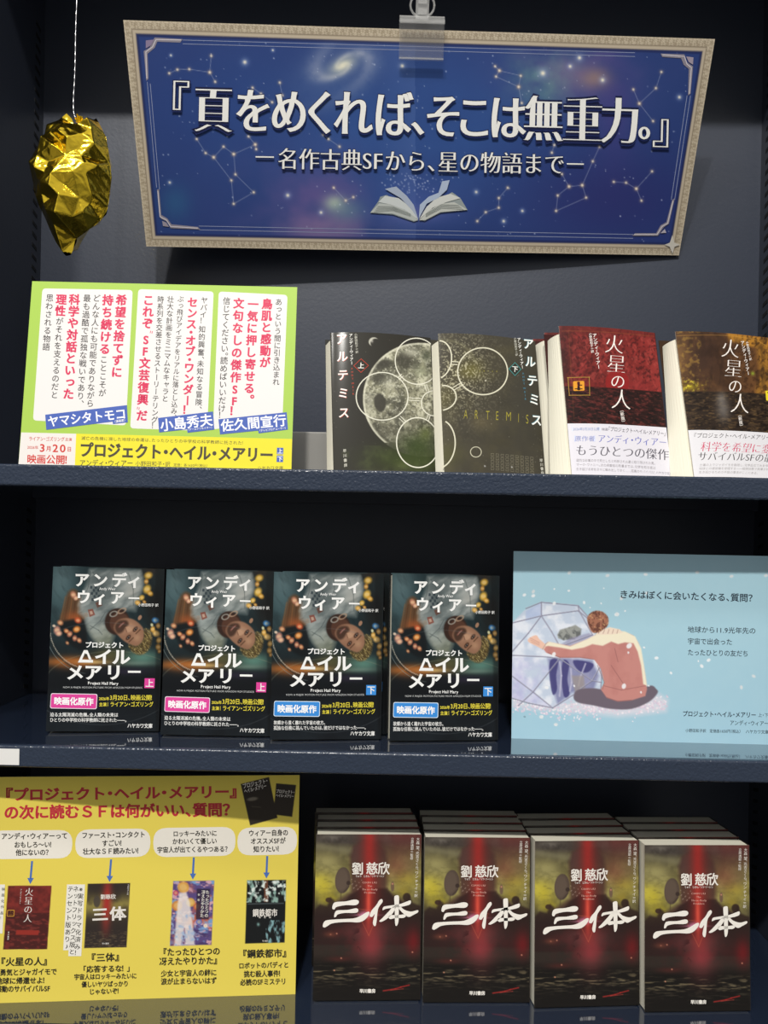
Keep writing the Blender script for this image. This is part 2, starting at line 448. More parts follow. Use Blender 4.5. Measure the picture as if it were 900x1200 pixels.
    # --- the sheet as a mesh
    def build(s, name, mat, parent=None, bend=None, thick=0.0005, extra=None, back='#e9e6e0', n0=0.0):
        """bend(u, v) -> offset towards the reader. local: x right from the sheet's middle, y away, z up from its foot"""
        bend = bend or (lambda u, v: np.zeros_like(u))
        def P3(u, v, off): return np.stack([u - s.W / 2, n0 - bend(u, v) - off, s.H - v], -1)
        Vs = [P3(s.U / 1000, s.V / 1000, 0)]; Cs = [s2l(s.C)]
        idx = np.arange(s.nu * s.nv).reshape(s.nv, s.nu)
        Fs = [np.stack([idx[:-1, :-1], idx[1:, :-1], idx[1:, 1:], idx[:-1, 1:]], -1).reshape(-1, 4)]
        n = s.nu * s.nv
        # back and rim, coarser
        bu, bv = min(s.nu, 25), min(s.nv, 13)
        U, V = np.meshgrid(np.linspace(0, s.W, bu), np.linspace(0, s.H, bv)); U, V = U.ravel(), V.ravel()
        Vs.append(P3(U, V, -thick)); Cs.append(np.tile(s2l(hx(back)), (len(U), 1)))
        bi = n + np.arange(bu * bv).reshape(bv, bu)
        Fs.append(np.stack([bi[:-1, :-1], bi[:-1, 1:], bi[1:, 1:], bi[1:, :-1]], -1).reshape(-1, 4)); n += bu * bv
        for side in range(4):
            k = 25 if side < 2 else 13
            tt = np.linspace(0, 1, k)
            if side == 0: U, V = tt * s.W, tt * 0
            elif side == 1: U, V = tt[::-1] * s.W, tt * 0 + s.H
            elif side == 2: U, V = tt * 0, tt[::-1] * s.H
            else: U, V = tt * 0 + s.W, tt * s.H
            Vs += [P3(U, V, 0), P3(U, V, -thick)]; Cs.append(np.tile(s2l(hx(back)), (2 * k, 1)))
            i = n + np.arange(k - 1); Fs.append(np.stack([i, i + 1, i + 1 + k, i + k], -1)); n += 2 * k
        for P, T, c, ly in s.items:
            Vs.append(P3(P[:, 0], P[:, 1], 0.00006 * (ly + 1))); Cs.append(np.tile(c, (len(P), 1)))
            Fs.append(np.asarray(T, np.int32) + n); n += len(P)
        if extra:
            for V, F, c in extra:
                Vs.append(np.array(V, float)); Cs.append(np.tile(s2l(hx(c)), (len(V), 1)))
                Fs.append(np.array(F, np.int32) + n); n += len(V)
        return mesh_np(name, np.concatenate(Vs), Fs, (mat,), parent, cols=np.concatenate(Cs))

# ================================================================== the setting
FLOOR_Z = -1.42
fl = MB(); fl.box(-3, 3, -3.5, 1.2, FLOOR_Z - 0.05, FLOOR_Z)
M_FLOOR, b, t = material('grey_vinyl_floor', (0.17, 0.165, 0.16), 0.4); add_noise_bump(t, b, 40, 0.05)
o = fl.build('floor', M_FLOOR); o['kind'] = 'structure'
M_WALL, _, _ = material('grey_wall_paint', (0.30, 0.30, 0.30), 0.7)
wl = MB(); wl.box(-3, 3, 1.02, 1.10, FLOOR_Z, 2.2); o = wl.build('wall_back', M_WALL); o['kind'] = 'structure'

# ================================================================== bookcase
XL, XR, YF, YB = -0.443, 0.453, 0.715, 0.958
Z_TOP, Z_MID, Z_LOW = 0.0655, -0.1976, -0.4600
bc = thing('bookcase', Matrix.Translation((0.005, 0.84, FLOOR_Z)), 'tall navy painted steel bookcase holding the whole book display', 'bookcase')
off = Vector((0.005, 0.84, FLOOR_Z))
def case_part(name, mb, mats, parent=bc):
    mb.v = [tuple(Vector(v) - off) for v in mb.v]
    return mb.build(name, mats, parent)
m = MB(); m.box(XL - 0.02, XR + 0.02, YB, YB + 0.02, FLOOR_Z, 0.80); case_part('back_panel', m, M_NAVY)
for sgn, x in ((-1, XL), (1, XR)):
    m = MB(); x0, x1 = (x - 0.02, x) if sgn < 0 else (x, x + 0.02)
    m.box(x0, x1, YF - 0.012, YB, FLOOR_Z, 0.80, 0)
    for k in range(96):                                   # slotted upright for the shelf clips
        z = -0.66 + k * 0.0135
        if any(abs(z - zz + 0.008) < 0.016 for zz in (Z_TOP, Z_MID, Z_LOW)): continue
        e = 0.0004
        xa, xb = (x, x + e) if sgn < 0 else (x - e, x)
        m.hexa([(xa, 0.934, z), (xb, 0.934, z), (xa, 0.946, z - 0.003), (xb, 0.946, z - 0.003),
                (xa, 0.934, z + 0.0045), (xb, 0.934, z + 0.0045), (xa, 0.946, z + 0.0015), (xb, 0.946, z + 0.0015)], 1)
    case_part('side_panel', m, (M_NAVY, M_SLOT))
for z in (Z_TOP, Z_MID, Z_LOW):
    m = MB(); m.box(XL + 0.001, XR - 0.001, YF + 0.006, YB - 0.003, z - 0.0035, z - 0.00005); sh = case_part('shelf', m, M_DECK)
    sh['label'] = 'glossy navy shelf board'
    m = MB(); m.box(XL + 0.001, XR - 0.001, YF, YF + 0.0065, z - 0.0205, z, 0, 0.0022); o = case_part('shelf_lip', m, M_LIP, sh)
    m = MB(); m.box(XL + 0.001, XR - 0.001, YB - 0.012, YB - 0.004, z - 0.0200, z - 0.0037); case_part('rear_flange', m, M_NAVY, sh)
    for sgn in (-1, 1):
        xe = XL if sgn < 0 else XR
        m = MB(); x0, x1 = (xe + 0.001, xe + 0.010) if sgn < 0 else (xe - 0.010, xe - 0.001)
        m.box(x0, x1, 0.80, 0.85, z - 0.0225, z - 0.0205); xw = (x0, x0 + .002) if sgn < 0 else (x1 - .002, x1)
        m.box(xw[0], xw[1], 0.80, 0.85, z - 0.0205, z - 0.004); case_part('shelf_clip', m, M_STEEL, sh)
m = MB(); m.box(XL, XR, YF - 0.012, YB, 0.755, 0.80); m.box(XL, XR, YF - 0.012, YF - 0.004, 0.735, 0.755); case_part('top_board', m, M_NAVY)
m = MB(); m.box(XL, XR, YF + 0.02, YB, FLOOR_Z, Z_LOW - 0.022); case_part('base_cabinet', m, M_NAVY)

# ================================================================== hanging banner
def sign_banner():
    S = 1.095                      # the banner hangs close to the back panel
    P = Page(0.594 * S, 0.2075 * S, [(144, 23.5), (839, 46), (796, 299), (170, 289)], 0.0008)
    FU, FV = P.U / S, P.V / S
    W, H = 594.0, 207.5
    P.fill('#2a3f7a')
    P.glow(480, 150, 260, 120, '#335b9e', 0.8); P.glow(250, 120, 120, 70, '#294889', 0.6); P.glow(720, 230, 130, 70, '#2b2f6e', 0.8)
    P.mix((P.fbm(70, 3) - .35) * 0.5, '#233672')
    n = P.fbm(45, 11)
    P.mix(np.exp(-P.ell_d(370, 240, 85, 60) ** 2 * 1.2) * np.clip(n * 2 - .4, 0, 1) * .7, '#745c96')
    P.mix(np.exp(-P.ell_d(380, 268, 60, 22) ** 2 * 1.2) * np.clip(n * 2 - .5, 0, 1) * .5, '#a080a0')
    P.glow(392, 238, 14, 11, '#c9d2b8', .8); P.glow(405, 246, 26, 16, '#6f9a9a', .5)
    P.mix(np.exp(-P.ell_d(675, 80, 75, 45) ** 2 * 1.2) * np.clip(n * 2 - .35, 0, 1) * .75, '#7d5e94')
    P.mix(np.exp(-P.ell_d(640, 92, 45, 40) ** 2 * 1.2) * np.clip(P.fbm(25, 5) * 2 - .5, 0, 1) * .6, '#7fae9e')
    P.mix(np.exp(-P.ell_d(700, 92, 18, 12) ** 2) * .6, '#c09c74'); P.mix(np.exp(-P.ell_d(720, 130, 25, 60) ** 2) * .35, '#5c3f8a')
    P.glow(205, 238, 22, 26, '#2f6f94', .45)
    # spiral galaxy
    cx, cy, ang = 402, 77, -28
    ca, sa = math.cos(rad(ang)), math.sin(rad(ang)); dx, dy = P.X - cx, P.Y - cy
    ex, ey = dx * ca + dy * sa, (-dx * sa + dy * ca) * 1.9; r = np.hypot(ex, ey); th = np.arctan2(ey, ex)
    arm = np.clip(np.cos(2 * (th - 2.3 * np.log(r / 8 + .3))) * .5 + .5, 0, 1) ** 2
    P.mix(np.exp(-(r / 56) ** 2) * (.25 + .65 * arm) * np.clip(.5 + P.fbm(9, 8), 0, 1), '#a9b0c4'); P.glow(cx, cy, 22, 11, '#d6d8c4', .8, ang); P.glow(cx, cy, 9, 5, '#f0ecd4', .9, ang)
    # fold in the middle: two sheets taped together
    P.mix(np.where((P.X < 487) & (P.X > 440), (P.X - 440) / 47.0 * .16, 0), '#8fa4d8')
    rng = random.Random(5)
    for k in range(330):
        x, y, r = rng.uniform(175, 830), rng.uniform(40, 285), rng.choice((.5, .6, .7, .9))
        P.glow(x, y, r * 1.1, r * 1.1, '#d8e0f4', rng.uniform(.3, .9))
    for x, y, r in ((287, 73, 3), (472, 77.5, 2.8), (707, 94, 3), (558, 225, 2.2), (612, 247, 2.0), (590, 259, 2.2), (337, 229, 2.6), (376, 249, 2.2), (198, 214, 1.8), (637, 86, 4), (680, 68, 3), (669, 78, 2.6), (797, 114, 2.4), (320, 59, 1.5), (200, 65, 1.5)):
        P.glow(x, y, r * 1.9, r * 1.9, '#a9b9dc', .55); P.glow(x, y, r * .8, r * .8, '#fff6dc', 1)
    # star signs
    cons = [[(198, 86), (207.6, 81.7), (221.6, 81.2), (245.7, 85), (247.5, 65.6)], [(245.7, 85), (252, 96)],
            [(230, 163), (240.5, 179.5), (250, 184.5), (261.6, 172), (273.6, 180.8), (299, 169.5), (291, 160)], [(299, 169.5), (300, 175)],
            [(250, 184.5), (270.7, 211.5), (273.3, 239), (297, 225.5), (275.5, 204.5), (273.6, 180.8)],
            [(581, 78), (586, 83), (582, 90), (608.5, 102), (611, 89), (586, 83)], [(608.5, 102), (612, 121)],
            [(743, 105), (750, 121.5), (769.5, 103.5), (776, 84.5)], [(750, 121.5), (766, 142)],
            [(595, 220), (584.5, 232), (584.3, 243.3), (569, 248.5), (559, 259)],
            [(658.6, 204), (667, 218.5), (682.5, 217), (687, 231.5), (651.6, 247), (653.6, 229), (667, 218.5)], [(682.5, 217), (695, 189), (703, 172)],
            [(719.5, 213), (734, 214), (746, 221), (764.6, 200.7)], [(746, 221), (752, 235)],
            [(296, 103), (306, 110), (319, 120)], [(328, 97), (331, 112)], [(391, 220), (405, 235), (414, 231)], [(379, 158), (385, 163), (398, 172)], [(650, 170), (647, 179)]]
    for c in cons:
        P.line(c, .55, '#a5acc6', .75, 1.0)
        for x, y in c: P.glow(x, y, 3.2, 3.2, '#b59a8c', .5); P.glow(x, y, 1.5, 1.5, '#fff4dd', 1)
    P.glow(488, 235, 62, 30, '#4b63a8', .5); P.glow(488, 250, 45, 12, '#8a7fc0', .35)
    for k in range(90):
        x, y = rng.gauss(487, 22), rng.uniform(203, 228); P.glow(x, y, .9, .9, '#cfd6f4', rng.uniform(.3, .9))
    # printed ornamental frame
    d = np.minimum(np.minimum(FU, W - FU), np.minimum(FV, H - FV))
    horiz = np.minimum(FV, H - FV) < np.minimum(FU, W - FU); a = np.where(horiz, FU, FV)
    orn = np.sin(a * 1.55 + 2.2 * np.sin(d * 1.1)) * np.cos(d * 1.9 + np.sin(a * .75) * 1.6)
    fm = np.clip((11.6 - d) / .8, 0, 1); P.mix(fm, '#b5a78f')
    P.mix(np.clip(orn * 1.4, 0, 1) * (d < 7.0) * .75, '#d8ccb4'); P.mix(np.clip(-orn * 1.4, 0, 1) * (d < 7.0) * .6, '#8a7b66')
    P.mix(np.exp(-((d - .7) / .5) ** 2) * .6, '#ddd0b8'); P.mix(np.exp(-((d - 7.3) / .45) ** 2) * .8, '#7d7161'); P.mix(np.exp(-((d - 9.2) / 1.0) ** 2) * .7, '#cdbfab')
    P.mix(np.exp(-((d - 11.4) / .5) ** 2) * .8, '#4a4658')
    P.mix(np.clip(1.6 - np.abs(d - 12.4), 0, 1) * .6, '#1b2452')
    # thin inner rules and silver corner pieces
    L = lambda p, w_, c: P.stroke(p, w_, c)
    for (p, q) in (((214, 47), (745, 62)), ((214, 51.5), (745, 66.5)), ((232, 265), (742, 274.5)), ((232, 269.5), (742, 279)),
                   ((172, 96), (182.5, 220)), ((175.5, 98), (186, 222)), ((806, 112), (787, 234)), ((810, 112), (791, 234))):
        L([p, q], .7, '#8f98b8')
    P.up()
    def corner(pts, hi):
        P.shape(pts, '#8e8894'); P.up(); P.stroke(hi, 1.2, '#cfc9cf'); P.up()
    corner([(181, 44), (214, 46), (211, 50), (184, 49), (181, 56), (175, 61), (172.5, 63), (173.5, 92), (171, 95), (168, 60), (175, 56)], [(212, 47), (182.5, 46.5), (178.5, 55), (170.5, 61), (171.5, 92)])
    P.shape([(170.5, 47.5), (180, 46.5), (177, 53), (170.5, 57)], '#8d7f9c')
    corner([(775, 63), (803, 64), (805.5, 73), (813, 78), (810, 110), (807, 112), (808, 81), (802, 76), (799, 68.5), (777, 67)], [(777, 64.5), (803, 66.5), (806, 75.5), (811, 79.5), (808.5, 110)])
    P.shape([(805, 66.5), (813.5, 67.5), (812.8, 76), (808, 73)], '#a59aa8')
    corner([(183, 222), (185.5, 222), (188, 252), (195, 256), (200, 263), (231, 266), (234, 269), (199, 267.5), (195, 260), (187, 256)], [(184, 224), (186.5, 254), (194, 258), (199, 265.5), (231, 267.5)])
    P.shape([(189, 259), (194, 261), (197, 266), (190, 265)], '#9c94a0')
    corner([(788, 234), (791, 232), (784, 262), (778, 266), (771, 276), (741, 276), (744, 273), (769, 273), (774, 264), (781, 260)], [(789, 235), (782.5, 261.5), (776, 265), (770, 274.5), (743, 274.5)])
    P.shape([(774, 273), (779, 268), (781, 272.5)], '#b9b2bc')
    P.up()
    P.shape([(788, 275), (790.5, 284), (797, 286.5), (790.5, 289), (788, 297), (785, 289), (779, 286.5), (785, 284)], '#cfcabf'); P.up()
    # open book
    v = lambda x, y: (390 + x / 4.286, 150 + y / 4.286)
    def bp(pts, c, sm=False): P.shape([v(*p) for p in pts], c, sm); P.up()
    bp([(186, 426), (228, 368), (238, 345), (270, 336), (330, 372), (428, 462), (406, 470), (300, 434)], '#8f9a9c')
    bp([(676, 412), (640, 352), (598, 322), (560, 345), (500, 380), (432, 462), (460, 466), (540, 425)], '#9aa3a2')
    bp([(188, 424), (232, 378), (300, 384), (370, 415), (428, 462), (405, 466), (300, 430)], '#bfc4bf')
    bp([(228, 372), (262, 340), (330, 352), (390, 398), (428, 460), (360, 410), (290, 384)], '#d3d8d6')
    bp([(262, 306), (318, 294), (370, 340), (405, 385), (428, 458), (395, 410), (340, 352)], '#aeb9cc')
    bp([(674, 410), (610, 372), (540, 380), (480, 415), (432, 462), (462, 462), (540, 422)], '#c9ccc4')
    bp([(640, 352), (590, 330), (520, 350), (470, 395), (432, 458), (500, 400), (570, 372)], '#dadcd6')
    bp([(548, 268), (586, 262), (572, 310), (530, 350), (470, 380), (430, 455), (436, 385), (480, 345), (530, 325)], '#b4c2d8')
    for k in range(4):
        P.stroke([v(205 + k * 6, 420 - k * 9), v(300, 412 - k * 6), v(390, 440 - k * 3)], .5, '#8d9490'); P.stroke([v(655 - k * 8, 408 - k * 7), v(545, 402 - k * 6), v(465, 445 - k * 5)], .5, '#969c98')
    P.up()
    # headline, dark outline under white letters
    yc = lambda x: 127.5 + .0275 * (x - 250)
    seq = [('頁', 250, 1), ('を', 297, .95), ('め', 339, .95), ('く', 376, .95), ('れ', 414, .98), ('ば', 461, .98), ('、', 503, .9), ('そ', 520, .95), ('こ', 556, .95), ('は', 595, .95), ('無', 637, 1), ('重', 683, 1), ('力', 727, 1), ('。', 767, .8)]
    e = (1, .0275); sz = 60
    dark = '#141b42'; lit = '#fbfaf4'
    for st, c, dy in (((.046, .032), '#22306a', .8), ((.037, .020), dark, .3), (SERIFB, lit, 0)):
        P.up()
        for ch, x, k in seq: P.char(ch, x, yc(x) + 1 + dy, sz * k, c, st if c != lit else (KANJI if ch in '頁無重力' else KANA), e, .79)
        P.char('『', 198, 119 + dy, 52, c, (st[0] - .012, st[1] if c != lit else -.004), e, .95)
        P.char('』', 788, 150 + dy, 50, c, (st[0] - .012, st[1] if c != lit else -.004), e, .95)
    for st, c, dy in (((.036, .028), dark, .4), ((.014, -.014), lit, 0)):
        P.up()
        P.text('名作古典SFから、星の物語まで', (325, 186 + dy), (662, 192.5 + dy), 27, c, st)
        P.stroke([(299.5, 184 + dy), (321, 184.3 + dy)], 1.6 if c == lit else 3.0, c); P.stroke([(664, 192 + dy), (684, 192.4 + dy)], 1.6 if c == lit else 3.0, c)
    fold = lambda u, v: 0.004 * (1 - np.abs(u / S - .297) / .297) * np.clip(v / .2, 0, 1)
    M = pose(0.0251 * S, 0.8536 * S, 0.3229 * S, 4.0, -24.3, -1.4)
    o = P.build('banner', M_PAPER, None, fold, 0.0006)
    o.matrix_world = M
    return tag(o, 'wide starry blue banner with white headline and ornate printed frame hanging from a clear clip', 'banner'), M
banner, M_SIGN = sign_banner()

# clear clip that holds the banner
P_ = M_SIGN @ Vector((-0.004, 0, 0.2075 * 1.095))
cl = thing('hanging_clip', Matrix.Translation((P_.x, P_.y, P_.z)), 'clear plastic clip gripping the top middle of the starry banner', 'clip')
R3 = M_SIGN.to_3x3().to_4x4() @ Matrix.Scale(1.09, 4)
def clip_part(name, mb, mat, rot=True):
    if rot: mb.v = [tuple(R3 @ Vector(v)) for v in mb.v]
    return mb.build(name, mat, cl)
m = MB(); m.box(-.0225, .0225, -.0062, -.0046, -.026, .006); m.box(-.0225, .0225, -.0075, -.0046, -.0275, -.0245); c1 = clip_part('front_jaw', m, M_CLEAR)
for z0, z1 in ((.004, .0075), (-.0265, -.0252)):
    m = MB(); m.box(-.0225, .0225, -.0080, -.0046, z0, z1); clip_part('jaw_ridge', m, M_CLEAR2)
m = MB(); m.box(-.0225, .0225, .0012, .0028, -.020, .006); clip_part('back_jaw', m, M_CLEAR)
m = MB(); m.tube([(-.0225, -.0015, .0085), (.0225, -.0015, .0085)], .0028, 10); clip_part('hinge', m, M_CLEAR2)
m = MB(); m.box(-.0065, .0065, -.003, .001, .008, .030); m.box(-.0045, .0045, -.0042, -.003, .012, .017); m.box(-.0045, .0045, -.0042, -.003, .021, .026); clip_part('swivel_block', m, M_CLEAR2)
ring = [(.012 * math.cos(rad(a)), -.001, .020 + .010 * math.sin(rad(a))) for a in range(0, 361, 20)]
m = MB(); m.tube(ring, .0011, 8); clip_part('swivel_ring', m, M_CLEAR2)
m = MB(); m.box(-.0075, .0075, -.0125, -.0105, .027, 0.755 - P_.z); clip_part('hanger_strip', m, M_CLEAR, False)

# ================================================================== gold foil ornament on a silver string
def gold_ornament():
    Y0 = 0.80
    px = [(78, 133), (84, 139), (87, 147), (95, 142), (103, 146), (108, 141), (113, 138.5), (118, 148), (124, 160), (127, 175), (131, 208), (129, 222), (127.5, 236), (125, 251), (113, 263), (100, 272), (88, 281), (85.5, 293), (83, 299), (77, 300), (71, 292), (65, 283), (58, 268), (52, 253), (45, 240), (40.5, 226), (38, 210), (38.5, 193), (43, 183), (48, 174), (53, 163), (58, 154), (68, 141)]
    O = np.array([[unproj(x, y, Y0).x, unproj(x, y, Y0).z] for x, y in px]); 
    c0 = unproj(86, 212, Y0); cen = np.array([c0.x, c0.z])
    # resample the silhouette
    seg = np.linalg.norm(np.roll(O, -1, 0) - O, axis=1); cum = np.r_[0, np.cumsum(seg)]; N = 220
    tt = np.linspace(0, cum[-1], N, endpoint=False); Oc = np.r_[O, O[:1]]
    B = np.stack([np.interp(tt, cum, Oc[:, 0]), np.interp(tt, cum, Oc[:, 1])], -1)
    NR = 90
    from mathutils.geometry import delaunay_2d_cdt
    def facets(seed):
        """piecewise flat relief over the silhouette: big crumpled planes broken by smaller ones"""
        rg = np.random.RandomState(seed); pts, hs = [], []
        for k in range(0, N, 9): pts.append(B[k]); hs.append(0.0)
        tries = 0
        while len(pts) < 72 and tries < 4000:
            tries += 1; k = rg.randint(N); rho = math.sqrt(rg.uniform(.02, .86)); p = cen + (B[k] - cen) * rho
            if min(np.hypot(*(p - q)) for q in pts) < rg.choice((.0075, .011, .016)): continue
            pts.append(p); hs.append(.036 * math.sqrt(1 - rho ** 2.2) + rg.uniform(-.0075, .0065))
        r_ = delaunay_2d_cdt([Vector(p) for p in pts], [], [], 0, 1e-6)
        pv = np.array([tuple(v) for v in r_[0]]); ph = np.array([hs[o[0]] if o else 0 for o in r_[3]])
        return pv, ph, r_[2]
    def relief(x, z, fc):
        pv, ph, tris = fc; h = np.zeros_like(x)
        for t3 in tris:
            a, b_, c = (pv[i] for i in t3); d = (b_[1] - c[1]) * (a[0] - c[0]) + (c[0] - b_[0]) * (a[1] - c[1])
            if abs(d) < 1e-12: continue
            l0 = ((b_[1] - c[1]) * (x - c[0]) + (c[0] - b_[0]) * (z - c[1])) / d; l1 = ((c[1] - a[1]) * (x - c[0]) + (a[0] - c[0]) * (z - c[1])) / d
            m_ = (l0 >= -1e-6) & (l1 >= -1e-6) & (l0 + l1 <= 1 + 1e-6)
            w3 = np.stack([l0, l1, 1 - l0 - l1]); hh = l0 * ph[t3[0]] + l1 * ph[t3[1]] + w3[2] * ph[t3[2]]
            cr_ = np.min(w3, 0); an = (hash(tuple(t3)) % 31) * .2; q = (x * math.cos(an) + z * math.sin(an)) / .0045 + vnoise(x / .006 + 90, z / .006 + 90, 5) * 1.3
            h = np.where(m_, hh + .0007 * np.clip(cr_ * 5, 0, 1) * (np.abs(np.mod(q, 2) - 1) - .5), h)
        return h
    V, F = [], []
    for side in (-1, 1):
        base = len(V)
        fc = facets(3 if side < 0 else 8)
        for i in range(NR + 1):
            ring_ = cen + (B - cen) * (i / NR)
            y = Y0 + side * np.maximum(relief(ring_[:, 0], ring_[:, 1], fc), 0)
            V += [(ring_[j, 0], y[j], ring_[j, 1]) for j in range(N)]
        for i in range(NR):
            for j in range(N):
                a, b_, c, d = base + i * N + j, base + i * N + (j + 1) % N, base + (i + 1) * N + (j + 1) % N, base + (i + 1) * N + j
                F.append((a, b_, c, d) if side > 0 else (a, d, c, b_))
    V = np.array(V); top = unproj(95, 143, Y0)
    root = np.array([c0.x, Y0, V[:, 2].min()])
    t_ = thing('foil_ornament', Matrix.Translation(root), 'crumpled shiny gold foil ornament hanging on a silver string left of the banner', 'ornament')
    mesh_np('foil_body', V - root, np.array(F), (M_GOLD,), t_, smooth=True)
    m = MB(); rr = Vector(root)
    for k in range(7):
        a = k * .9; m.tube([top - rr + Vector((0, -.003, -.001)), top - rr + Vector((.004 * math.cos(a), -.006 + .003 * math.sin(a), .001 + .003 * math.sin(a * 1.7)))], [.0022, .0007], 6)
    m.build('knot', M_GOLD, t_)
    pts = [unproj(x, y, Y0) - rr for x, y in ((94, 143), (89, 139), (86.5, 132), (86, 120), (86.6, 105), (87.5, 90), (88, 75), (88.3, 60), (88.6, 40), (89.2, 20), (90, 0), (90.5, -40))] + [Vector((unproj(91, -40, Y0).x - rr.x, 0, 0.755 - rr.z))]
    dense = catmull([tuple(p) for p in pts], 8, False)
    rs = [.00060 + .00040 * math.sin(i * 1.9) * math.sin(i * .61) for i in range(len(dense))]
    m = MB(); m.tube(dense, rs, 6); m.build('string', M_SILVER, t_, True)
gold_ornament()

# ================================================================== green card with three quotes
def green_card():
    P = Page(0.2577, 0.182, [(32.1, 328.5), (346.6, 337), (340.5, 549), (17.5, 542.5)], 0.004)
    P.fill('#a9cc54')
    red, ink, blue = '#d8345c', '#3b3838', '#4a64b4'
    P.view(20, 325, 5); A = P
    P.rrect([(122, 60), (660, 72), (625, 860), (72, 830)], 22, '#e9e6e3')
    P.view(170, 330, 5); P.rrect([(-57, 42), (390, 58), (355, 868), (-100, 852)], 22, '#e9e6e3'); P.rrect([(420, 58), (826, 80), (800, 790), (390, 860)], 22, '#e9e6e3')
    P.view(20, 325, 5)
    Wt = dict(vert=True)
    P.up()
    P.text('希望を捨てずに', (595, 95), (566, 585), 66, red, XBOLD, **Wt)
    P.text('持ち続ける', (515, 95), (494, 450), 66, red, XBOLD, **Wt); P.text('ことこそが', (492, 452), (482, 695), 46, ink, MED, **Wt)
    P.text('どんな人にも可能でありながら', (447, 95), (410, 755), 46, ink, MED, **Wt)
    P.text('最も過酷で孤独な戦いであり、', (390, 95), (352, 735), 46, ink, MED, **Wt)
    P.text('科学や対話といった', (316, 92), (280, 710), 66, red, XBOLD, **Wt)
    P.text('理性', (238, 92), (228, 225), 64, red, XBOLD, **Wt); P.text('がそれを支えるのだと', (228, 228), (197, 705), 46, ink, MED, **Wt)
    P.text('思わされる物語', (168, 92), (146, 425), 46, ink, MED, **Wt)
    P.text('これぞ', (755, 98), (748, 300), 66, red, XBOLD, **Wt); P.text('SF文芸復興', (743, 328), (722, 745), 66, red, XBOLD, **Wt); P.text('だ', (720, 765), (718, 840), 66, red, XBOLD, **Wt)
    for x, y in ((768, 310), (778, 312), (694, 752), (704, 755)): P.stroke([(x, y), (x - 3, y + 14)], 4, red)
    P.view(170, 330, 5)
    P.text('ヤバイ！', (336, 88), (326, 240), 42, ink, MED, **Wt); P.text('知的興奮、未知なる冒険、', (324, 255), (303, 745), 42, ink, MED, **Wt)
    P.text('センス・オブ・ワンダー！', (267, 88), (235, 765), 62, red, XBOLD, **Wt)
    P.text('ぶっ飛びアイデアをリアルに落とし込み、', (196, 82), (157, 790), 42, ink, MED, **Wt)
    P.text('壮大な計画をミニマムなキャラと', (136, 82), (105, 700), 42, ink, MED, **Wt)
    P.text('時系列を交差させるストーリーテリング！', (77, 82), (42, 850), 42, ink, MED, **Wt)
    P.text('あっという間に引き込まれ', (775, 100), (760, 605), 42, ink, MED, **Wt)
    P.text('鳥肌と感動が', (707, 98), (694, 505), 64, red, XBOLD, **Wt)
    P.text('一気に押し寄せる。', (625, 98), (600, 690), 64, red, XBOLD, **Wt)
    P.text('文句なしの傑作SF！', (540, 92), (514, 775), 64, red, XBOLD, **Wt)
    P.text('信じてください。読めばいいだけ！', (468, 90), (440, 790), 46, ink, MED, **Wt)
    # name tabs
    P.up()
    P.view(20, 325, 5)
    P.shape([(145, 797), (630, 742), (636, 842), (548, 852), (546, 838), (152, 885)], blue)
    P.view(170, 330, 5)
    P.shape([(65, 792), (390, 755), (398, 860), (240, 878), (238, 858), (72, 876)], blue)
    P.shape([(422, 800), (824, 760), (832, 860), (660, 882), (657, 866), (432, 888)], blue)
    P.up(); wt = '#ffffff'
    P.text('小島秀夫', (78, 836), (388, 802), 76, wt, BOLD); P.text('（ゲームクリエイター）', (243, 860), (393, 846), 14, wt, MED)
    P.text('佐久間宣行', (436, 838), (822, 805), 74, wt, BOLD); P.text('（テレビプロデューサー）', (664, 866), (828, 850), 15, wt, MED)
    P.view(20, 325, 5)
    P.text('ヤマシタトモコ', (160, 838), (626, 790), 70, wt, BOLD); P.text('（漫画家）', (556, 838), (630, 828), 17, wt, MED)
    # lower strip
    P.shape([(3, 900), (330, 908), (322, 1130), (-14, 1118)], '#e9e3de')
    P.shape([(330, 908), (1607, 940), (1603, 1140), (322, 1130)], '#ebdf33')
    P.up(); r2, br = '#d1382f', '#4d4636'
    P.text('ライアン・ゴズリング', (48, 936), (262, 940), 27, r2, MED); P.text('主演', (264, 940), (306, 942), 20, r2, MED)
    P.text('2026年', (40, 986), (106, 988), 22, r2, MED); P.text('3', (110, 988), (150, 989), 62, r2, BOLD); P.text('月', (152, 994), (184, 994), 32, r2, BOLD); P.text('20', (186, 990), (274, 992), 62, r2, BOLD); P.text('日', (276, 997), (304, 998), 30, r2, BOLD)
    P.text('映画公開！', (38, 1054), (304, 1060), 56, r2, BOLD)
    P.view(170, 330, 5)
    P.text('滅亡の危機に瀕した地球の命運は、たったひとりの中学校の科学教師に託された！', (-390, 908), (580, 938), 23, br, REG)
    P.text('プロジェクト・ヘイル・メアリー', (-400, 975), (748, 1008), 92, br, XBOLD)
    P.text('アンディ・ウィアー', (-400, 1052), (-80, 1054), 40, br, MED); P.text('小野田和子・訳', (-68, 1056), (140, 1060), 32, br, REG); P.text('定価：各1650円（税込）', (158, 1064), (372, 1070), 20, br, REG)
    P.text('ハヤカワ文庫', (652, 1082), (806, 1084), 27, br, REG)
    P.shape([(768, 965), (806, 966), (805, 1004), (767, 1003)], blue); P.shape([(767, 1010), (805, 1011), (804, 1049), (766, 1048)], blue)
    P.up(); P.char('上', 787, 985, 32, wt, BOLD); P.char('下', 786, 1030, 32, wt, BOLD)
    o = P.build('promotional_card', M_PAPER, None, None, 0.0008)
    o.matrix_world = pose(-0.2232, 0.7260, Z_TOP, 1.0, 6.7, 0)
    tag(o, 'green bordered card with pink and black vertical quotes and a yellow strip', 'promotional card')
green_card()

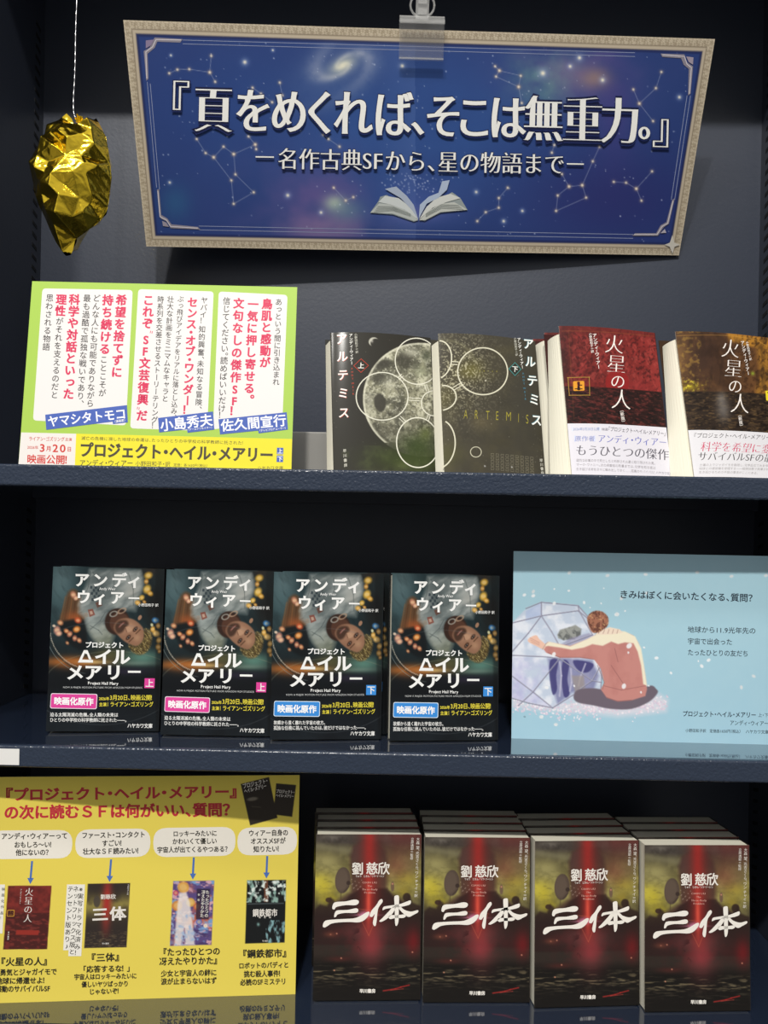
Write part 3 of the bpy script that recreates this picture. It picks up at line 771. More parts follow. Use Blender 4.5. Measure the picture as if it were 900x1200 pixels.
# ================================================================== light blue card with a drawing
def blue_card():
    P = Page(0.2625, 0.1900, [(601, 645.1), (905.2, 651.1), (905.2, 873.4), (600.3, 865.3)], 0.0006)
    P.fill('#a9cfdd'); P.view(620, 680, 5)
    P.mix(np.clip((P.Y - 200) / 700, 0, 1) * .35, '#9cc6de'); P.mix((P.fbm(60, 4) - .3) * .25, '#b8d8e2')
    # petal ground
    P.poly([(-100, 690), (0, 720), (120, 735), (300, 700), (520, 690), (760, 670), (810, 705), (800, 770), (640, 790), (520, 800), (300, 775), (140, 765), (-100, 740)], '#e7dde6', .75, 40)
    rng = random.Random(2)
    for k in range(420):
        x = rng.uniform(-90, 810); y = 745 + rng.gauss(0, 26) + 18 * math.sin(x / 140); P.ell(x, y, rng.uniform(4, 9), rng.uniform(3, 6), rng.choice(('#f6eef4', '#e2d0de', '#efe2ec', '#d7c8dc')), .85, .3, rng.uniform(0, 180))
    # faceted glass ball
    P.poly([(-100, 250), (-30, 175), (70, 128), (285, 148), (345, 215), (385, 320), (425, 590), (420, 640), (250, 705), (140, 748), (0, 720), (-100, 690)], '#c9d2e4', .9, 8)
    P.mix(P.mask([(-100, 250), (70, 128), (285, 148), (385, 320), (425, 620), (140, 748), (-100, 690)], 12) * np.clip((P.fbm(55, 31) - .42) * 4, 0, 1) * .7, '#f2f4fa')
    P.mix(P.mask([(-100, 450), (120, 460), (160, 470), (30, 660), (140, 748), (-100, 690)], 8) * np.clip((P.fbm(60, 9) - .3) * 2, 0, 1) * .6, '#b3aedd')
    P.poly([(70, 130), (75, 205), (-20, 240), (-20, 180)], '#a7b9e2', .5, 8)
    P.poly([(110, 460), (200, 455), (370, 470), (410, 560), (380, 640), (250, 660), (170, 730), (140, 640)], '#57548a', .55, 20)
    for pts in ([(125, 470), (170, 470), (160, 560), (165, 640), (140, 670), (120, 560)], [(200, 470), (235, 490), (225, 580), (238, 670), (205, 680), (190, 560)], [(260, 470), (375, 490), (345, 540), (290, 530)]): P.poly(pts, '#3f3c74', .85, 8, True)
    for pts in ([(180, 480), (190, 560), (180, 680)], [(245, 520), (250, 600), (240, 650)], [(330, 490), (300, 570), (290, 620)]): P.line(pts, 9, '#c3c2d8', .8, 6)
    P.poly([(250, 560), (320, 560), (330, 640), (270, 660)], '#a0948c', .7, 14)
    # grey boulders inside
    P.poly([(165, 320), (180, 290), (235, 275), (270, 262), (305, 285), (300, 320), (265, 345), (200, 352), (170, 340)], '#989a94', .95, 8)
    P.mix(P.mask([(165, 320), (180, 290), (235, 275), (305, 285), (300, 320), (265, 345), (200, 352)], 8) * np.clip((P.fbm(22, 6) - .45) * 6, 0, 1) * .8, '#5d6060')
    P.poly([(240, 340), (350, 310), (380, 325), (250, 385), (210, 390), (190, 375)], '#8d88a8', .6, 12)
    fr = '#7d7c92'
    for pts in ([(-100, 250), (70, 208), (285, 178), (345, 225)], [(70, 130), (70, 208)], [(-20, 165), (70, 128), (285, 148), (300, 165), (345, 215)], [(285, 148), (290, 178), (370, 320)], [(70, 208), (-5, 310), (-100, 420)], [(70, 208), (130, 300), (180, 390)], [(180, 390), (370, 320)], [(-100, 440), (110, 450), (180, 460)], [(180, 460), (25, 655), (-100, 560)], [(180, 460), (370, 590), (425, 490)], [(25, 655), (140, 748), (260, 672)], [(25, 655), (-60, 735)], [(370, 590), (300, 640)], [(-100, 690), (0, 720), (140, 748)], [(385, 320), (425, 560), (420, 640)], [(370, 590), (425, 600)]):
        P.line(pts, 6, fr, .95, 5); P.line([(x - 2, y - 3) for x, y in pts], 2, '#d9d9e6', .7, 4)
    # person seen from behind, coral sweater, arm round the ball
    P.poly([(262, 690), (275, 650), (330, 635), (420, 640), (560, 690), (700, 620), (745, 640), (750, 665), (700, 715), (600, 755), (480, 755), (380, 735), (290, 718)], '#6f6470', 1, 8, True)
    sw = [(75, 390), (110, 362), (240, 385), (330, 350), (400, 318), (470, 300), (560, 305), (610, 325), (640, 370), (660, 450), (680, 560), (690, 640), (680, 680), (600, 705), (520, 712), (455, 690), (420, 640), (440, 600), (420, 520), (380, 465), (300, 455), (180, 455), (100, 425)]
    P.poly(sw, '#c98a82', 1, 7)
    P.mix(P.mask(sw, 7) * np.clip((P.fbm(70, 21, asp=.6) - .48) * 4, 0, 1) * .45, '#b6756f')
    hi = [(75, 395), (115, 360), (240, 388), (340, 345), (400, 315), (470, 295), (560, 300), (620, 330), (655, 400), (672, 500), (690, 620), (668, 610), (655, 500), (635, 420), (610, 370), (560, 365), (520, 375), (480, 360), (430, 385), (370, 375), (320, 395), (250, 408), (180, 395), (110, 385)]
    P.poly(hi, '#f3ead0', 1, 8)
    for pts in ([(400, 500), (440, 600), (430, 640)], [(440, 620), (540, 645), (680, 620)], [(500, 400), (520, 480)], [(560, 620), (480, 500)], [(110, 425), (180, 452), (300, 452), (380, 465)], [(455, 688), (520, 710), (600, 703)]): P.line(pts, 3, '#8d5a58', .8, 4)
    P.poly([(385, 320), (405, 298), (470, 275), (530, 288), (548, 308), (480, 318)], '#f0dcc8', 1, 6)
    for k in range(5): P.line([(405 + k * 27, 312), (415 + k * 26, 290)], 3, '#9a7264', .8, 4)
    P.poly([(0, 340), (40, 322), (60, 345), (95, 378), (85, 405), (40, 385), (-5, 360)], '#eec3ae', 1, 6, True)
    for k in range(3): P.line([(5 + k * 4, 338 + k * 12), (60, 365 + k * 8)], 2.5, '#b57f70', .7, 4)
    P.line([(78, 405), (100, 370)], 5, '#b5a39b', .9, 4)
    P.poly([(342, 250), (340, 215), (365, 188), (400, 178), (440, 192), (462, 225), (458, 265), (430, 290), (385, 310), (360, 295)], '#a87058', 1, 8, True)
    hm = P.mask(catmull([(342, 250), (340, 215), (365, 188), (400, 178), (440, 192), (462, 225), (458, 265), (430, 290), (385, 310)], 4), 8)
    P.mix(hm * np.clip((P.fbm(12, 77, asp=.5) - .45) * 6, 0, 1), '#6e4438'); P.mix(hm * np.clip((P.fbm(10, 78) - .6) * 8, 0, 1) * .8, '#d8a878')
    # petals in the air
    for x, y, r in ((512, 200, 14), (145, 435, 14), (585, 385, 18), (555, 622, 16), (745, 457, 12), (580, 425, 7), (105, 630, 12), (75, 800, 12), (158, 848, 9), (22, 90, 12), (145, 135, 12), (320, 130, 10), (420, 135, 6), (355, 160, 5), (685, 75, 9), (830, 545, 9), (672, 395, 7), (655, 658, 7), (1050, 470, 12), (1010, 505, 12), (990, 475, 6), (-30, 85, 11), (230, 60, 8), (560, 180, 6), (265, 620, 7), (400, 815, 8), (145, 50, 6), (435, 45, 5), (700, 620, 6)):
        P.ell(x, y, r, r * .75, '#f2f4f6', .9, .4, (x * 7) % 180)
    P.view(590, 620, 2.903)
    for x, y in ((222, 147), (352, 157), (482, 153), (658, 146), (775, 160), (893, 157), (385, 290), (850, 502), (808, 540), (130, 640), (100, 212), (180, 665), (400, 235)): P.ell(x, y, 7, 5, '#dfe2e4', .85, .5, (x * 3) % 180)
    ink = '#2f3d4a'; P.view(590, 620, 2.903)
    P.text('きみはぼくに会いたくなる、質問？', (393, 221), (862, 235), 30, ink, BOLD)
    P.text('地球から11.9光年先の', (625, 342), (858, 347), 23, ink, MED); P.text('宇宙で出会った', (625, 382), (778, 385), 23, ink, MED); P.text('たったひとりの友だち', (625, 420), (832, 425), 23, ink, MED)
    P.text('プロジェクト・ヘイル・メアリー', (608, 629), (858, 634), 21, ink, BOLD); P.text('上・下', (864, 634), (900, 635), 15, ink, REG)
    P.text('アンディ・ウィアー', (768, 660), (900, 663), 18, ink, MED); P.text('小野田和子訳　定価各1650円（税込）', (618, 686), (812, 690), 13, ink, MED); P.text('ハヤカワ文庫', (822, 690), (900, 692), 14, ink, MED)
    P.text('©', (70, 638), (78, 638), 8, ink, REG)
    o = P.build('promotional_card', M_PAPER, None, None, 0.0008)
    o.matrix_world = pose(0.2587, 0.7773, Z_MID, -0.8, 2.7, 0)
    tag(o, 'pale blue card with a drawing of a person in coral hugging a glass ball', 'promotional card')
blue_card()

# ================================================================== yellow card of recommendations
def yellow_card():
    P = Page(0.312, 0.2205, [(-30, 911.3), (352, 908), (344, 1167.2), (-30, 1177)], 0.0006)
    P.fill('#edd85c'); P.view(0, 900, 5)
    def thumb(q, bgc): P.poly(q, bgc, 1)
    # little pictures of covers
    P.poly([(30, 702), (285, 702), (265, 1072), (10, 1072)], '#5e2421'); m = P.mask([(30, 702), (285, 702), (265, 1072), (10, 1072)], 4)
    P.mix(m * np.clip((P.Y < 860) * (P.fbm(28, 3) - .25) * 2, 0, 1), '#83302a'); P.mix(m * (P.Y > 862) * .9, '#4a211f'); P.mix(m * (P.Y > 862) * np.clip((P.fbm(30, 5, asp=2.5) - .5) * 5, 0, 1), '#75302b')
    P.poly([(85, 960), (218, 962), (212, 990), (80, 988)], '#a03329', .9)
    P.poly([(498, 690), (748, 686), (730, 1062), (482, 1066)], '#332b27'); m = P.mask([(498, 690), (748, 686), (730, 1062), (482, 1066)], 4)
    P.mix(m * np.exp(-((P.Y - 820) / 60) ** 2) * np.clip(P.fbm(60, 8) * 1.6, 0, 1), '#8f8245'); P.mix(m * np.exp(-((P.X - 615 + (P.Y - 690) * .03) / 26) ** 2) * np.clip(1.2 - np.abs(P.Y - 800) / 190, 0, 1), '#a8332c'); P.ell(553, 795, 20, 34, '#4a423a', .9, .2)
    P.mix(m * (P.Y > 960) * np.clip((P.fbm(18, 9, asp=4) - .5) * 3, 0, 1), '#6a5a44')
    P.view(180, 900, 5)
    q = [(102, 676), (345, 672), (328, 1048), (84, 1054)]; P.poly(q, '#5b4a80'); m = P.mask(q, 4); n1 = P.fbm(45, 14)
    P.mix(m * np.clip((n1 - .5) * 5, 0, 1), '#c56a54'); P.mix(m * np.clip((P.fbm(40, 17) - .55) * 6, 0, 1), '#7ba0cf'); P.mix(m * np.clip((P.fbm(35, 19, asp=2) - .58) * 7, 0, 1), '#d8a8b4'); P.mix(m * (P.Y > 960) * np.clip((P.fbm(40, 33, asp=3) - .45) * 4, 0, 1), '#4a3b68')
    for x, y, r, c in ((162, 712, 34, '#e0a64a'), (125, 820, 30, '#d98a3a'), (205, 800, 26, '#e0b050'), (245, 825, 22, '#d06a3a'), (118, 745, 16, '#c04060'), (255, 915, 18, '#5a6fc0'), (293, 938, 12, '#f0e8e0')): P.ell(x, y, r, r, c, .9, .3); P.ell(x, y, r * .6, r * .6, '#f0cf8a', .5, .5)
    P.poly([(140, 745), (180, 740), (200, 800), (215, 900), (230, 1050), (175, 1050), (170, 950), (150, 1052), (110, 1052), (120, 900), (130, 800)], '#eee6e0', .85, 12); P.mix(m * np.clip((P.fbm(20, 41) - .55) * 5, 0, 1) * (P.Y > 860) * (P.X < 235), '#a9bcd8')
    P.poly([(242, 720), (322, 720), (312, 900), (236, 900)], '#2b2238', .8, 6)
    q = [(540, 670), (772, 668), (760, 1036), (526, 1042)]; P.poly(q, '#17191a'); m = P.mask(q, 4)
    nn = P.fbm(16, 51, asp=.45); up_ = (P.Y < 800); lo = (P.Y > 905) & (P.X > 650)
    P.mix(m * up_ * np.clip((nn - .45) * 5, 0, 1) * .9, '#9cc0b4'); P.mix(m * lo * np.clip((nn - .45) * 5, 0, 1) * .9, '#8fbcc0'); P.mix(m * up_ * (P.X > 640) * (P.X < 665) * .8, '#7c4a34'); P.mix(m * up_ * np.clip((P.fbm(22, 61) - .6) * 8, 0, 1), '#e2ece4')
    P.glow(605, 930, 10, 12, '#9fd0c8', .8); P.line([(545, 810), (755, 806)], 6, '#6d7a7c', .6)
    # two dark paperbacks top right
    P.poly([(505, 95), (675, 52), (724, 298), (560, 344)], '#312a22'); P.poly([(718, 90), (838, 100), (812, 292), (700, 278)], '#312a22'); P.ell(575, 185, 32, 11, '#8d8676', .8, .6, -8); P.line([(570, 230), (625, 235)], 4, '#6d6658', .6)
    # --- lettering
    red, ink = '#c63440', '#2c2a22'
    P.view(0, 900, 5)
    P.text('『プロジェクト・ヘイル・メアリー』', (0, 162), (1385, 140), 84, red, XBOLD); P.text('『', (0, 162), (44, 161), 84, red, BOLD)
    P.text('の次に読むＳＦは何がいい、質問？', (-5, 268), (1385, 248), 88, red, XBOLD)
    wh = '#f3ede0'
    P.rrect([(-90, 376), (405, 372), (402, 540), (-90, 546)], 80, wh); P.rrect([(422, 370), (868, 362), (864, 530), (420, 540)], 80, wh)
    P.view(180, 900, 5); P.rrect([(-16, 360), (474, 352), (470, 524), (-18, 534)], 80, wh); P.rrect([(485, 358), (842, 350), (838, 516), (482, 524)], 80, wh); P.view(0, 900, 5)
    P.up()
    P.text('アンディ・ウィアーって', (-18, 410), (376, 406), 40, ink, DEMI); P.text('おもしろ〜い！', (60, 460), (296, 458), 40, ink, DEMI); P.text('他にないの？', (70, 506), (282, 504), 40, ink, DEMI)
    P.text('ファースト・コンタクト', (458, 404), (836, 398), 40, ink, DEMI); P.text('すごい！', (578, 451), (712, 449), 40, ink, DEMI); P.text('壮大なＳＦ読みたい！', (466, 500), (812, 494), 40, ink, DEMI)
    P.view(180, 900, 5)
    P.text('ロッキーみたいに', (100, 394), (362, 390), 38, ink, DEMI); P.text('かわいくて優しい', (96, 440), (362, 436), 38, ink, DEMI); P.text('宇宙人が出てくるやつある？', (6, 490), (442, 484), 38, ink, DEMI)
    P.text('ウィアー自身の', (550, 390), (788, 386), 40, ink, DEMI); P.text('オススメSFが', (562, 438), (772, 434), 40, ink, DEMI); P.text('知りたい！', (578, 486), (748, 482), 40, ink, DEMI)
    bl = '#4e74bc'
    def arrow(x, y0, y1, lean=0):
        P.shape([(x - 6, y0), (x + 6, y0), (x + 5 - lean, y1 - 34), (x - 7 - lean, y1 - 34)], bl); P.shape([(x - 20 - lean, y1 - 36), (x + 18 - lean, y1 - 36), (x - 2 - lean, y1)], bl)
    arrow(224, 534, 666, 4); arrow(661, 526, 660, 4); P.view(0, 900, 5); arrow(168, 556, 692, 6); arrow(634, 546, 680, 6)
    # writing on the little covers
    w_ = '#efe9e0'
    P.text('火星の人', (155, 712), (148, 918), 52, w_, SERIF, vert=True); P.text('アンディ・ウィアー', (107, 720), (102, 810), 16, w_, MED, vert=True); P.rrect([(28, 842), (72, 842), (70, 882), (26, 882)], 6, '#c08a34'); P.up(); P.rrect([(33, 847), (67, 847), (65, 877), (31, 877)], 4, '#4a211f'); P.char('上', 49, 862, 24, '#e0a040', BOLD)
    P.text('早川書房', (40, 968), (37, 1018), 11, w_, MED, vert=True)
    P.text('劉慈欣', (574, 767), (664, 765), 30, w_, BOLD); P.text('三体', (520, 872), (730, 862), 84, w_, HEAVY, wx=1.15); P.text('早川書房', (586, 1040), (628, 1039), 11, w_, MED); P.text('大森望ほか訳', (738, 692), (734, 756), 10, w_, REG, vert=True)
    P.shape([(376, 694), (482, 694), (466, 1112), (390, 1112), (392, 1078), (360, 1078)], '#f4f0e6'); P.up()
    P.text('※実写ドラマ化済み！', (460, 702), (440, 1106), 36, ink, MED, vert=True); P.text('ネットフリックス版と', (430, 700), (410, 1106), 36, ink, MED, vert=True); P.text('テンセント版あり♪', (398, 700), (380, 1074), 36, ink, MED, vert=True)
    P.shape([(-20, 694), (12, 694), (4, 980), (-20, 980)], '#f4f0e6')
    P.up(); P.text('映画化作品！', (4, 704), (-4, 900), 20, ink, MED, vert=True)
    P.view(180, 900, 5)
    P.text('たったひとつの', (306, 728), (298, 888), 26, w_, BOLD, vert=True); P.text('冴えたやりかた', (282, 728), (272, 888), 26, w_, BOLD, vert=True); P.text('新版', (256, 740), (252, 800), 14, w_, MED, vert=True)
    P.text('鋼鉄都市', (572, 862), (720, 860), 48, w_, BOLD); P.text('新訳版', (600, 888), (690, 887), 12, w_, MED); P.text('早川書房', (628, 1026), (662, 1025), 10, w_, MED)
    P.text('プロジェクト・', (516, 108), (668, 72), 34, w_, BOLD); P.text('ヘイル・メアリー', (526, 138), (660, 104), 30, w_, BOLD); P.text('プロジェクト・', (718, 136), (828, 144), 24, w_, BOLD); P.text('ヘイル・メアリー', (716, 162), (824, 168), 22, w_, BOLD)
    # captions
    P.view(0, 1040, 5)
    P.text('『火星の人』', (-2, 444), (270, 440), 52, ink, DEMI); P.text('！勇気とジャガイモで', (-30, 505), (326, 500), 40, ink, DEMI); P.text('地球に帰還せよ！', (-28, 554), (272, 550), 40, ink, DEMI); P.text('感動のサバイバルSF', (-28, 600), (290, 597), 40, ink, DEMI)
    P.text('『三体』', (524, 422), (690, 416), 52, ink, DEMI); P.text('「応答するな！」', (476, 488), (754, 482), 42, ink, DEMI); P.text('宇宙人はロッキーみたいに', (426, 532), (792, 526), 36, ink, DEMI); P.text('優しいヤツばっかり', (470, 575), (744, 571), 36, ink, DEMI); P.text('じゃないぞ！', (514, 617), (702, 612), 36, ink, DEMI)
    P.view(180, 1040, 5)
    P.text('『たったひとつの', (44, 390), (380, 384), 48, ink, DEMI); P.text('冴えたやりかた』', (22, 444), (364, 438), 48, ink, DEMI); P.text('少女と宇宙人の絆に', (32, 514), (360, 508), 40, ink, DEMI); P.text('涙が止まらないはず', (32, 560), (360, 554), 40, ink, DEMI)
    P.text('『鋼鉄都市』', (512, 402), (772, 396), 52, ink, DEMI); P.text('ロボットのバディと', (488, 470), (784, 464), 38, ink, DEMI); P.text('挑む殺人事件！', (518, 518), (748, 514), 40, ink, DEMI); P.text('必読のSFミステリ', (496, 566), (768, 560), 40, ink, DEMI)
    o = P.build('promotional_card', M_PAPER, None, None, 0.0008)
    o.matrix_world = pose(-0.2416, 0.7620, Z_LOW, 5.2, 1.0, 0)
    tag(o, 'large yellow card with red headline, speech bubbles, blue arrows and small cover pictures', 'promotional card')
yellow_card()

# ================================================================== paperbacks
def page_block(root, W, H, t, fan_t=0.0, fan_b=0.0, top_gap=0.002, name='page_block', nose=0.0):
    """block of pages; its open edge (left) may splay backwards by fan_t at the top and fan_b at the foot"""
    x0, x1, e = -W / 2 + 0.0012, W / 2 - 0.0008, 0.0008
    n = 7; V, F = [], []
    zs = [0.0003, H * .33, H * .66, H - top_gap]
    for z in zs:
        f = fan_b + (fan_t - fan_b) * z / H
        ring = [(x0 - f * (k / n) ** .8 - nose * math.sin(math.pi * k / n), e + (t - 2 * e) * k / n, z) for k in range(n + 1)] + [(x1, t - e, z), (x1, e, z)]
        V += ring
    k = n + 3
    for j in range(len(zs) - 1):
        F += [(j * k + i, (j + 1) * k + i, (j + 1) * k + (i + 1) % k, j * k + (i + 1) % k) for i in range(k)]
    F += [tuple(range(k)), tuple((len(zs) - 1) * k + k - 1 - i for i in range(k))]
    return mesh_np(name, V, F, (M_PAGES,), root)

def wrap(W, H, t, colour, fan=0.0):
    """spine (right) and back board of the jacket"""
    r = W / 2; g = 0.0006
    V = [(r, 0, 0), (r, t, 0), (r, t, H), (r, 0, H), (r + g, 0, 0), (r + g, t + g, 0), (r + g, t + g, H), (r + g, 0, H),
         (-r - fan, t, 0), (-r - fan, t, H), (-r - fan, t + g, 0), (-r - fan, t + g, H)]
    F = [(4, 5, 6, 7), (0, 3, 2, 1), (0, 1, 5, 4), (3, 7, 6, 2), (5, 10, 11, 6), (1, 2, 9, 8), (8, 9, 11, 10), (1, 8, 10, 5), (2, 6, 11, 9), (0, 4, 7, 3)]
    F = [f for f in F]
    return (V, F, colour)

# ------------------------------------------------------------------ film tie-in covers (middle shelf)
def art_tiein(volume):
    P = Page(0.1085, 0.1637, [(61.4, 664.4), (195, 667.4), (187, 858), (51.6, 857.6)], 0.0005, (40, 650, 5))
    P.fill('#14181b')
    up_ = np.clip((700 - P.Y) / 250, 0, 1)
    P.mix(up_ * (.45 + .5 * P.fbm(120, 3)), '#25383c'); P.glow(150, 190, 130, 220, '#4d666a', .8); P.glow(160, 120, 80, 120, '#67797c', .35)
    P.mix(np.clip((P.fbm(26, 7, asp=.3, ang=-30) - .5) * 3, 0, 1) * up_ * .25, '#0c1113')
    P.glow(690, 90, 70, 60, '#2c2622', .9); P.glow(720, 300, 90, 170, '#171514', .85)
    # glows behind the title
    P.glow(230, 630, 220, 34, '#c4722f', 1); P.glow(340, 632, 120, 14, '#d8b878', .8); P.glow(205, 640, 110, 50, '#7c4a28', .6); P.glow(640, 605, 140, 55, '#5a8476', .9); P.glow(600, 640, 160, 18, '#8aa292', .45); P.glow(440, 590, 120, 50, '#6d6538', .6); P.glow(560, 690, 150, 26, '#3a2f48', .6)
    # gloved forearm reaching in from the left
    P.poly([(195, 225), (245, 210), (300, 300), (300, 380), (240, 410), (150, 392), (165, 320)], '#5d4029', .9, 20, True)
    for k in range(6): P.line([(180 + k * 20, 250 + k * 4), (150 + k * 25, 385)], 5, ('#8a5a34', '#3c2618')[k % 2], .6, 8)
    P.glow(230, 370, 60, 40, '#a0522a', .7)
    P.poly([(150, 400), (295, 385), (310, 470), (300, 560), (220, 540), (160, 470)], '#15191b', .95, 20, True)
    # pale pressure suit
    suit = [(262, 300), (305, 190), (330, 92), (480, 92), (630, 100), (648, 165), (600, 330), (540, 325), (440, 330), (415, 400), (470, 480), (445, 545), (370, 530), (320, 450), (300, 370), (262, 340)]
    P.poly(suit, '#7d8583', .95, 34)
    m = P.mask(suit, 34)
    P.mix(m * np.clip((P.fbm(70, 13, asp=.5, ang=60) - .42) * 3, 0, 1) * .8, '#a9aeab'); P.mix(m * np.clip((P.fbm(45, 23, asp=.4, ang=60) - .55) * 4, 0, 1) * .65, '#505a5a')
    P.mix(m * np.clip((P.fbm(120, 91, asp=.6, ang=40) - .4) * 2.2, 0, 1) * .75, '#454f50'); P.mix(m * np.clip((P.fbm(28, 93, asp=.35, ang=65) - .5) * 5, 0, 1) * .45, '#b4b8b4'); P.mix(m * np.clip((P.Y - 380) / 160, 0, 1) * .6, '#6d6f52')
    P.glow(390, 200, 80, 90, '#3f494b', .65); P.glow(350, 420, 40, 110, '#9aa39f', .6, -25); P.glow(580, 220, 55, 60, '#a4a39c', .6)
    for x0, y0, x1, y1 in ((330, 100, 280, 280), (345, 105, 420, 260), (470, 110, 450, 250), (560, 110, 590, 300), (420, 340, 330, 440), (400, 470, 330, 420)): P.line([(x0, y0), ((x0 + x1) / 2 + 14, (y0 + y1) / 2), (x1, y1)], 4, '#3f4848', .6, 6)
    # chequered strap and shoulder patches
    for i in range(5):
        for j in range(4):
            if (i + j) % 2 == 0: P.poly([(330 + j * 14 + i * 2, 185 + i * 18), (343 + j * 14 + i * 2, 187 + i * 18), (341 + j * 14 + i * 2, 203 + i * 18), (328 + j * 14 + i * 2, 201 + i * 18)], '#1d2830', .7)
    P.poly([(315, 325), (345, 320), (358, 355), (325, 368)], '#7d3d30', .8); P.poly([(325, 335), (340, 332), (346, 350), (330, 355)], '#c7b4a0', .7); P.poly([(360, 285), (392, 270), (402, 300), (372, 315)], '#5c3a30', .8); P.poly([(290, 345), (312, 340), (320, 365), (298, 372)], '#8c7c6c', .6)
    # collar ring and an upside-down head
    P.ell(492, 395, 74, 78, '#33231d', 1, .12, 20); P.ell(505, 402, 58, 62, '#4f3428', 1, .15, 20); P.ring(470, 350, 22, 14, 6, '#9d9d94', .8, -20); P.ring(520, 332, 24, 12, 6, '#a88d76', .8, -25)
    head = [(470, 430), (500, 385), (560, 375), (610, 395), (650, 440), (650, 500), (610, 540), (550, 520), (500, 480)]
    P.poly(head, '#8b6650', 1, 10, True); hm = P.mask(catmull(head, 4), 10)
    P.glow(575, 430, 50, 32, '#b48c70', .75, 35); P.glow(530, 455, 30, 26, '#a17a62', .6); P.glow(610, 490, 30, 28, '#b08a6c', .7)
    P.poly([(478, 425), (500, 392), (545, 388), (560, 410), (540, 432), (520, 458), (492, 462)], '#3a2820', .85, 14, True)   # beard
    P.line([(503, 428), (516, 412), (532, 402)], 9, '#7a4a42', .9, 6); P.line([(507, 424), (528, 405)], 3, '#d0b8a4', .5, 4)
    P.poly([(540, 432), (560, 425), (580, 440), (568, 456), (550, 455)], '#b58e72', .9, 8, True); P.line([(542, 434), (548, 454)], 4, '#5a3c30', .8, 5)
    for ex, ey in ((558, 488), (600, 440)):
        P.ell(ex, ey, 19, 11, '#40291f', .9, .5, -48); P.ell(ex, ey, 9, 4.5, '#a39486', .8, .6, -48); P.ell(ex, ey, 5, 5, '#20282c', 1, .4)
        P.line([(ex + 4, ey + 26), (ex + 30, ey + 2)], 6, '#4a3222', .85, 6)
    P.ell(628, 372, 10, 16, '#a57c62', .9, .3, 30)
    hair = [(560, 530), (610, 540), (650, 500), (655, 440), (690, 450), (700, 500), (680, 560), (630, 590), (580, 570)]
    P.poly(hair, '#4e4026', .95, 14, True); mm = P.mask(catmull(hair, 4), 14)
    P.mix(mm * np.clip((P.fbm(16, 37, asp=3, ang=55) - .45) * 5, 0, 1) * .8, '#8e7c4c'); P.mix(mm * np.clip((P.fbm(12, 47, asp=3, ang=40) - .6) * 6, 0, 1), '#b6a672')
    # lights out of focus
    for x, y, r, c in ((228, 238, 20, '#c98a70'), (244, 258, 14, '#d9a48a'), (247, 440, 22, '#e88a3c'), (255, 388, 20, '#d05a34'), (148, 402, 18, '#c78058'), (128, 445, 24, '#c98a78'), (140, 465, 18, '#d8a088'), (185, 450, 16, '#cf7a4a'), (205, 468, 18, '#c4785a'), (235, 492, 17, '#bb7058'), (262, 505, 16, '#c67a54'), (110, 420, 10, '#d8c0b0'), (190, 520, 12, '#9c5f40'), (680, 125, 24, '#d8a840'), (668, 160, 16, '#c98a34'), (672, 205, 26, '#e6b648'), (690, 230, 18, '#d49a34'), (640, 255, 17, '#e0ae40'), (616, 285, 17, '#d89c3a'), (655, 280, 12, '#b87c2c'), (722, 388, 20, '#3f86c8'), (705, 440, 17, '#e0a848'), (738, 420, 16, '#d89c48'), (725, 465, 22, '#e6b45c'), (742, 505, 18, '#d09a44'), (738, 545, 18, '#c68c3c'), (700, 415, 10, '#c8d0a8'), (745, 570, 12, '#b67a34')):
        P.ell(x, y, r, r * .8, c, .85, .7, (x * 5) % 180); P.ell(x, y, r * .55, r * .42, '#f6dca8', .45, .7)
    # dashed visor rim and thin arcs
    arc = (P.X < 300) & (P.Y > 395)
    P.mix(arc * np.clip(2.6 - np.abs(P.ell_d(330, 440, 268, 260) - 1) * 260, 0, 1) * .55, '#7d8a8a'); P.mix(arc * np.clip(6 - np.abs(P.ell_d(330, 440, 252, 242) - 1) * 245, 0, 1) * .5, '#20282a')
    P.mix((np.abs(P.ell_d(330, 440, 244, 232) - 1) < .016) * ((np.arctan2(P.Y - 440, P.X - 330) * 60 % 2) < 1) * (P.X < 260) * (P.Y > 400) * .8, '#b9b4a4')
    P.poly(head, '#8b6650', .0); P.ring(470, 760, 420, 190, 3, '#8a8a72', .4)
    P.mix(np.clip((P.Y - 660) / 120, 0, 1) * .9, '#121417'); P.mix(np.clip((P.Y - 760) / 100, 0, 1) * .35 * P.fbm(140, 5), '#31404a')
    P.ring(400, 700, 480, 300, 2.5, '#6a7074', .4)
    P.mix(np.clip((P.X - 715) / 14, 0, 1) * .35, '#0a0a0a')
    # lettering
    w_ = '#f3f3f0'; P.up()
    P.chars([('ア', 280, 150), ('ン', 390, 152), ('デ', 505, 152), ('ィ', 596, 156)], 88, w_, HEAVY, (1, .02), 1.05)
    P.text('Andy Weir', (385, 201), (485, 203), 22, w_, MED)
    P.chars([('ウ', 290, 250), ('ィ', 388, 256), ('ア', 492, 254)], 84, w_, HEAVY, (1, .02), 1.05); P.stroke([(560, 257), (626, 259)], 9, w_)
    P.text('小野田和子 訳', (618, 297), (740, 299), 20, w_, MED)
    P.text('プロジェクト', (298, 530), (532, 534), 38, w_, HEAVY)
    P.shape([(254, 634), (290, 562), (304, 562), (312, 584), (301, 584), (297, 578), (279, 617), (345, 619), (345, 635)], w_); P.shape([(301, 562), (312, 562), (336, 616), (320, 616)], w_)
    P.chars([('イ', 408, 600), ('ル', 515, 602)], 98, w_, HEAVY, (1, .02), 1.12)
    P.chars([('メ', 238, 692), ('ア', 345, 692), ('リ', 470, 692)], 98, w_, HEAVY, (1, .02), 1.12); P.stroke([(555, 689), (632, 690)], 12, w_)
    P.text('Project Hail Mary', (313, 754), (497, 757), 24, w_, BOLD, stretch=True)
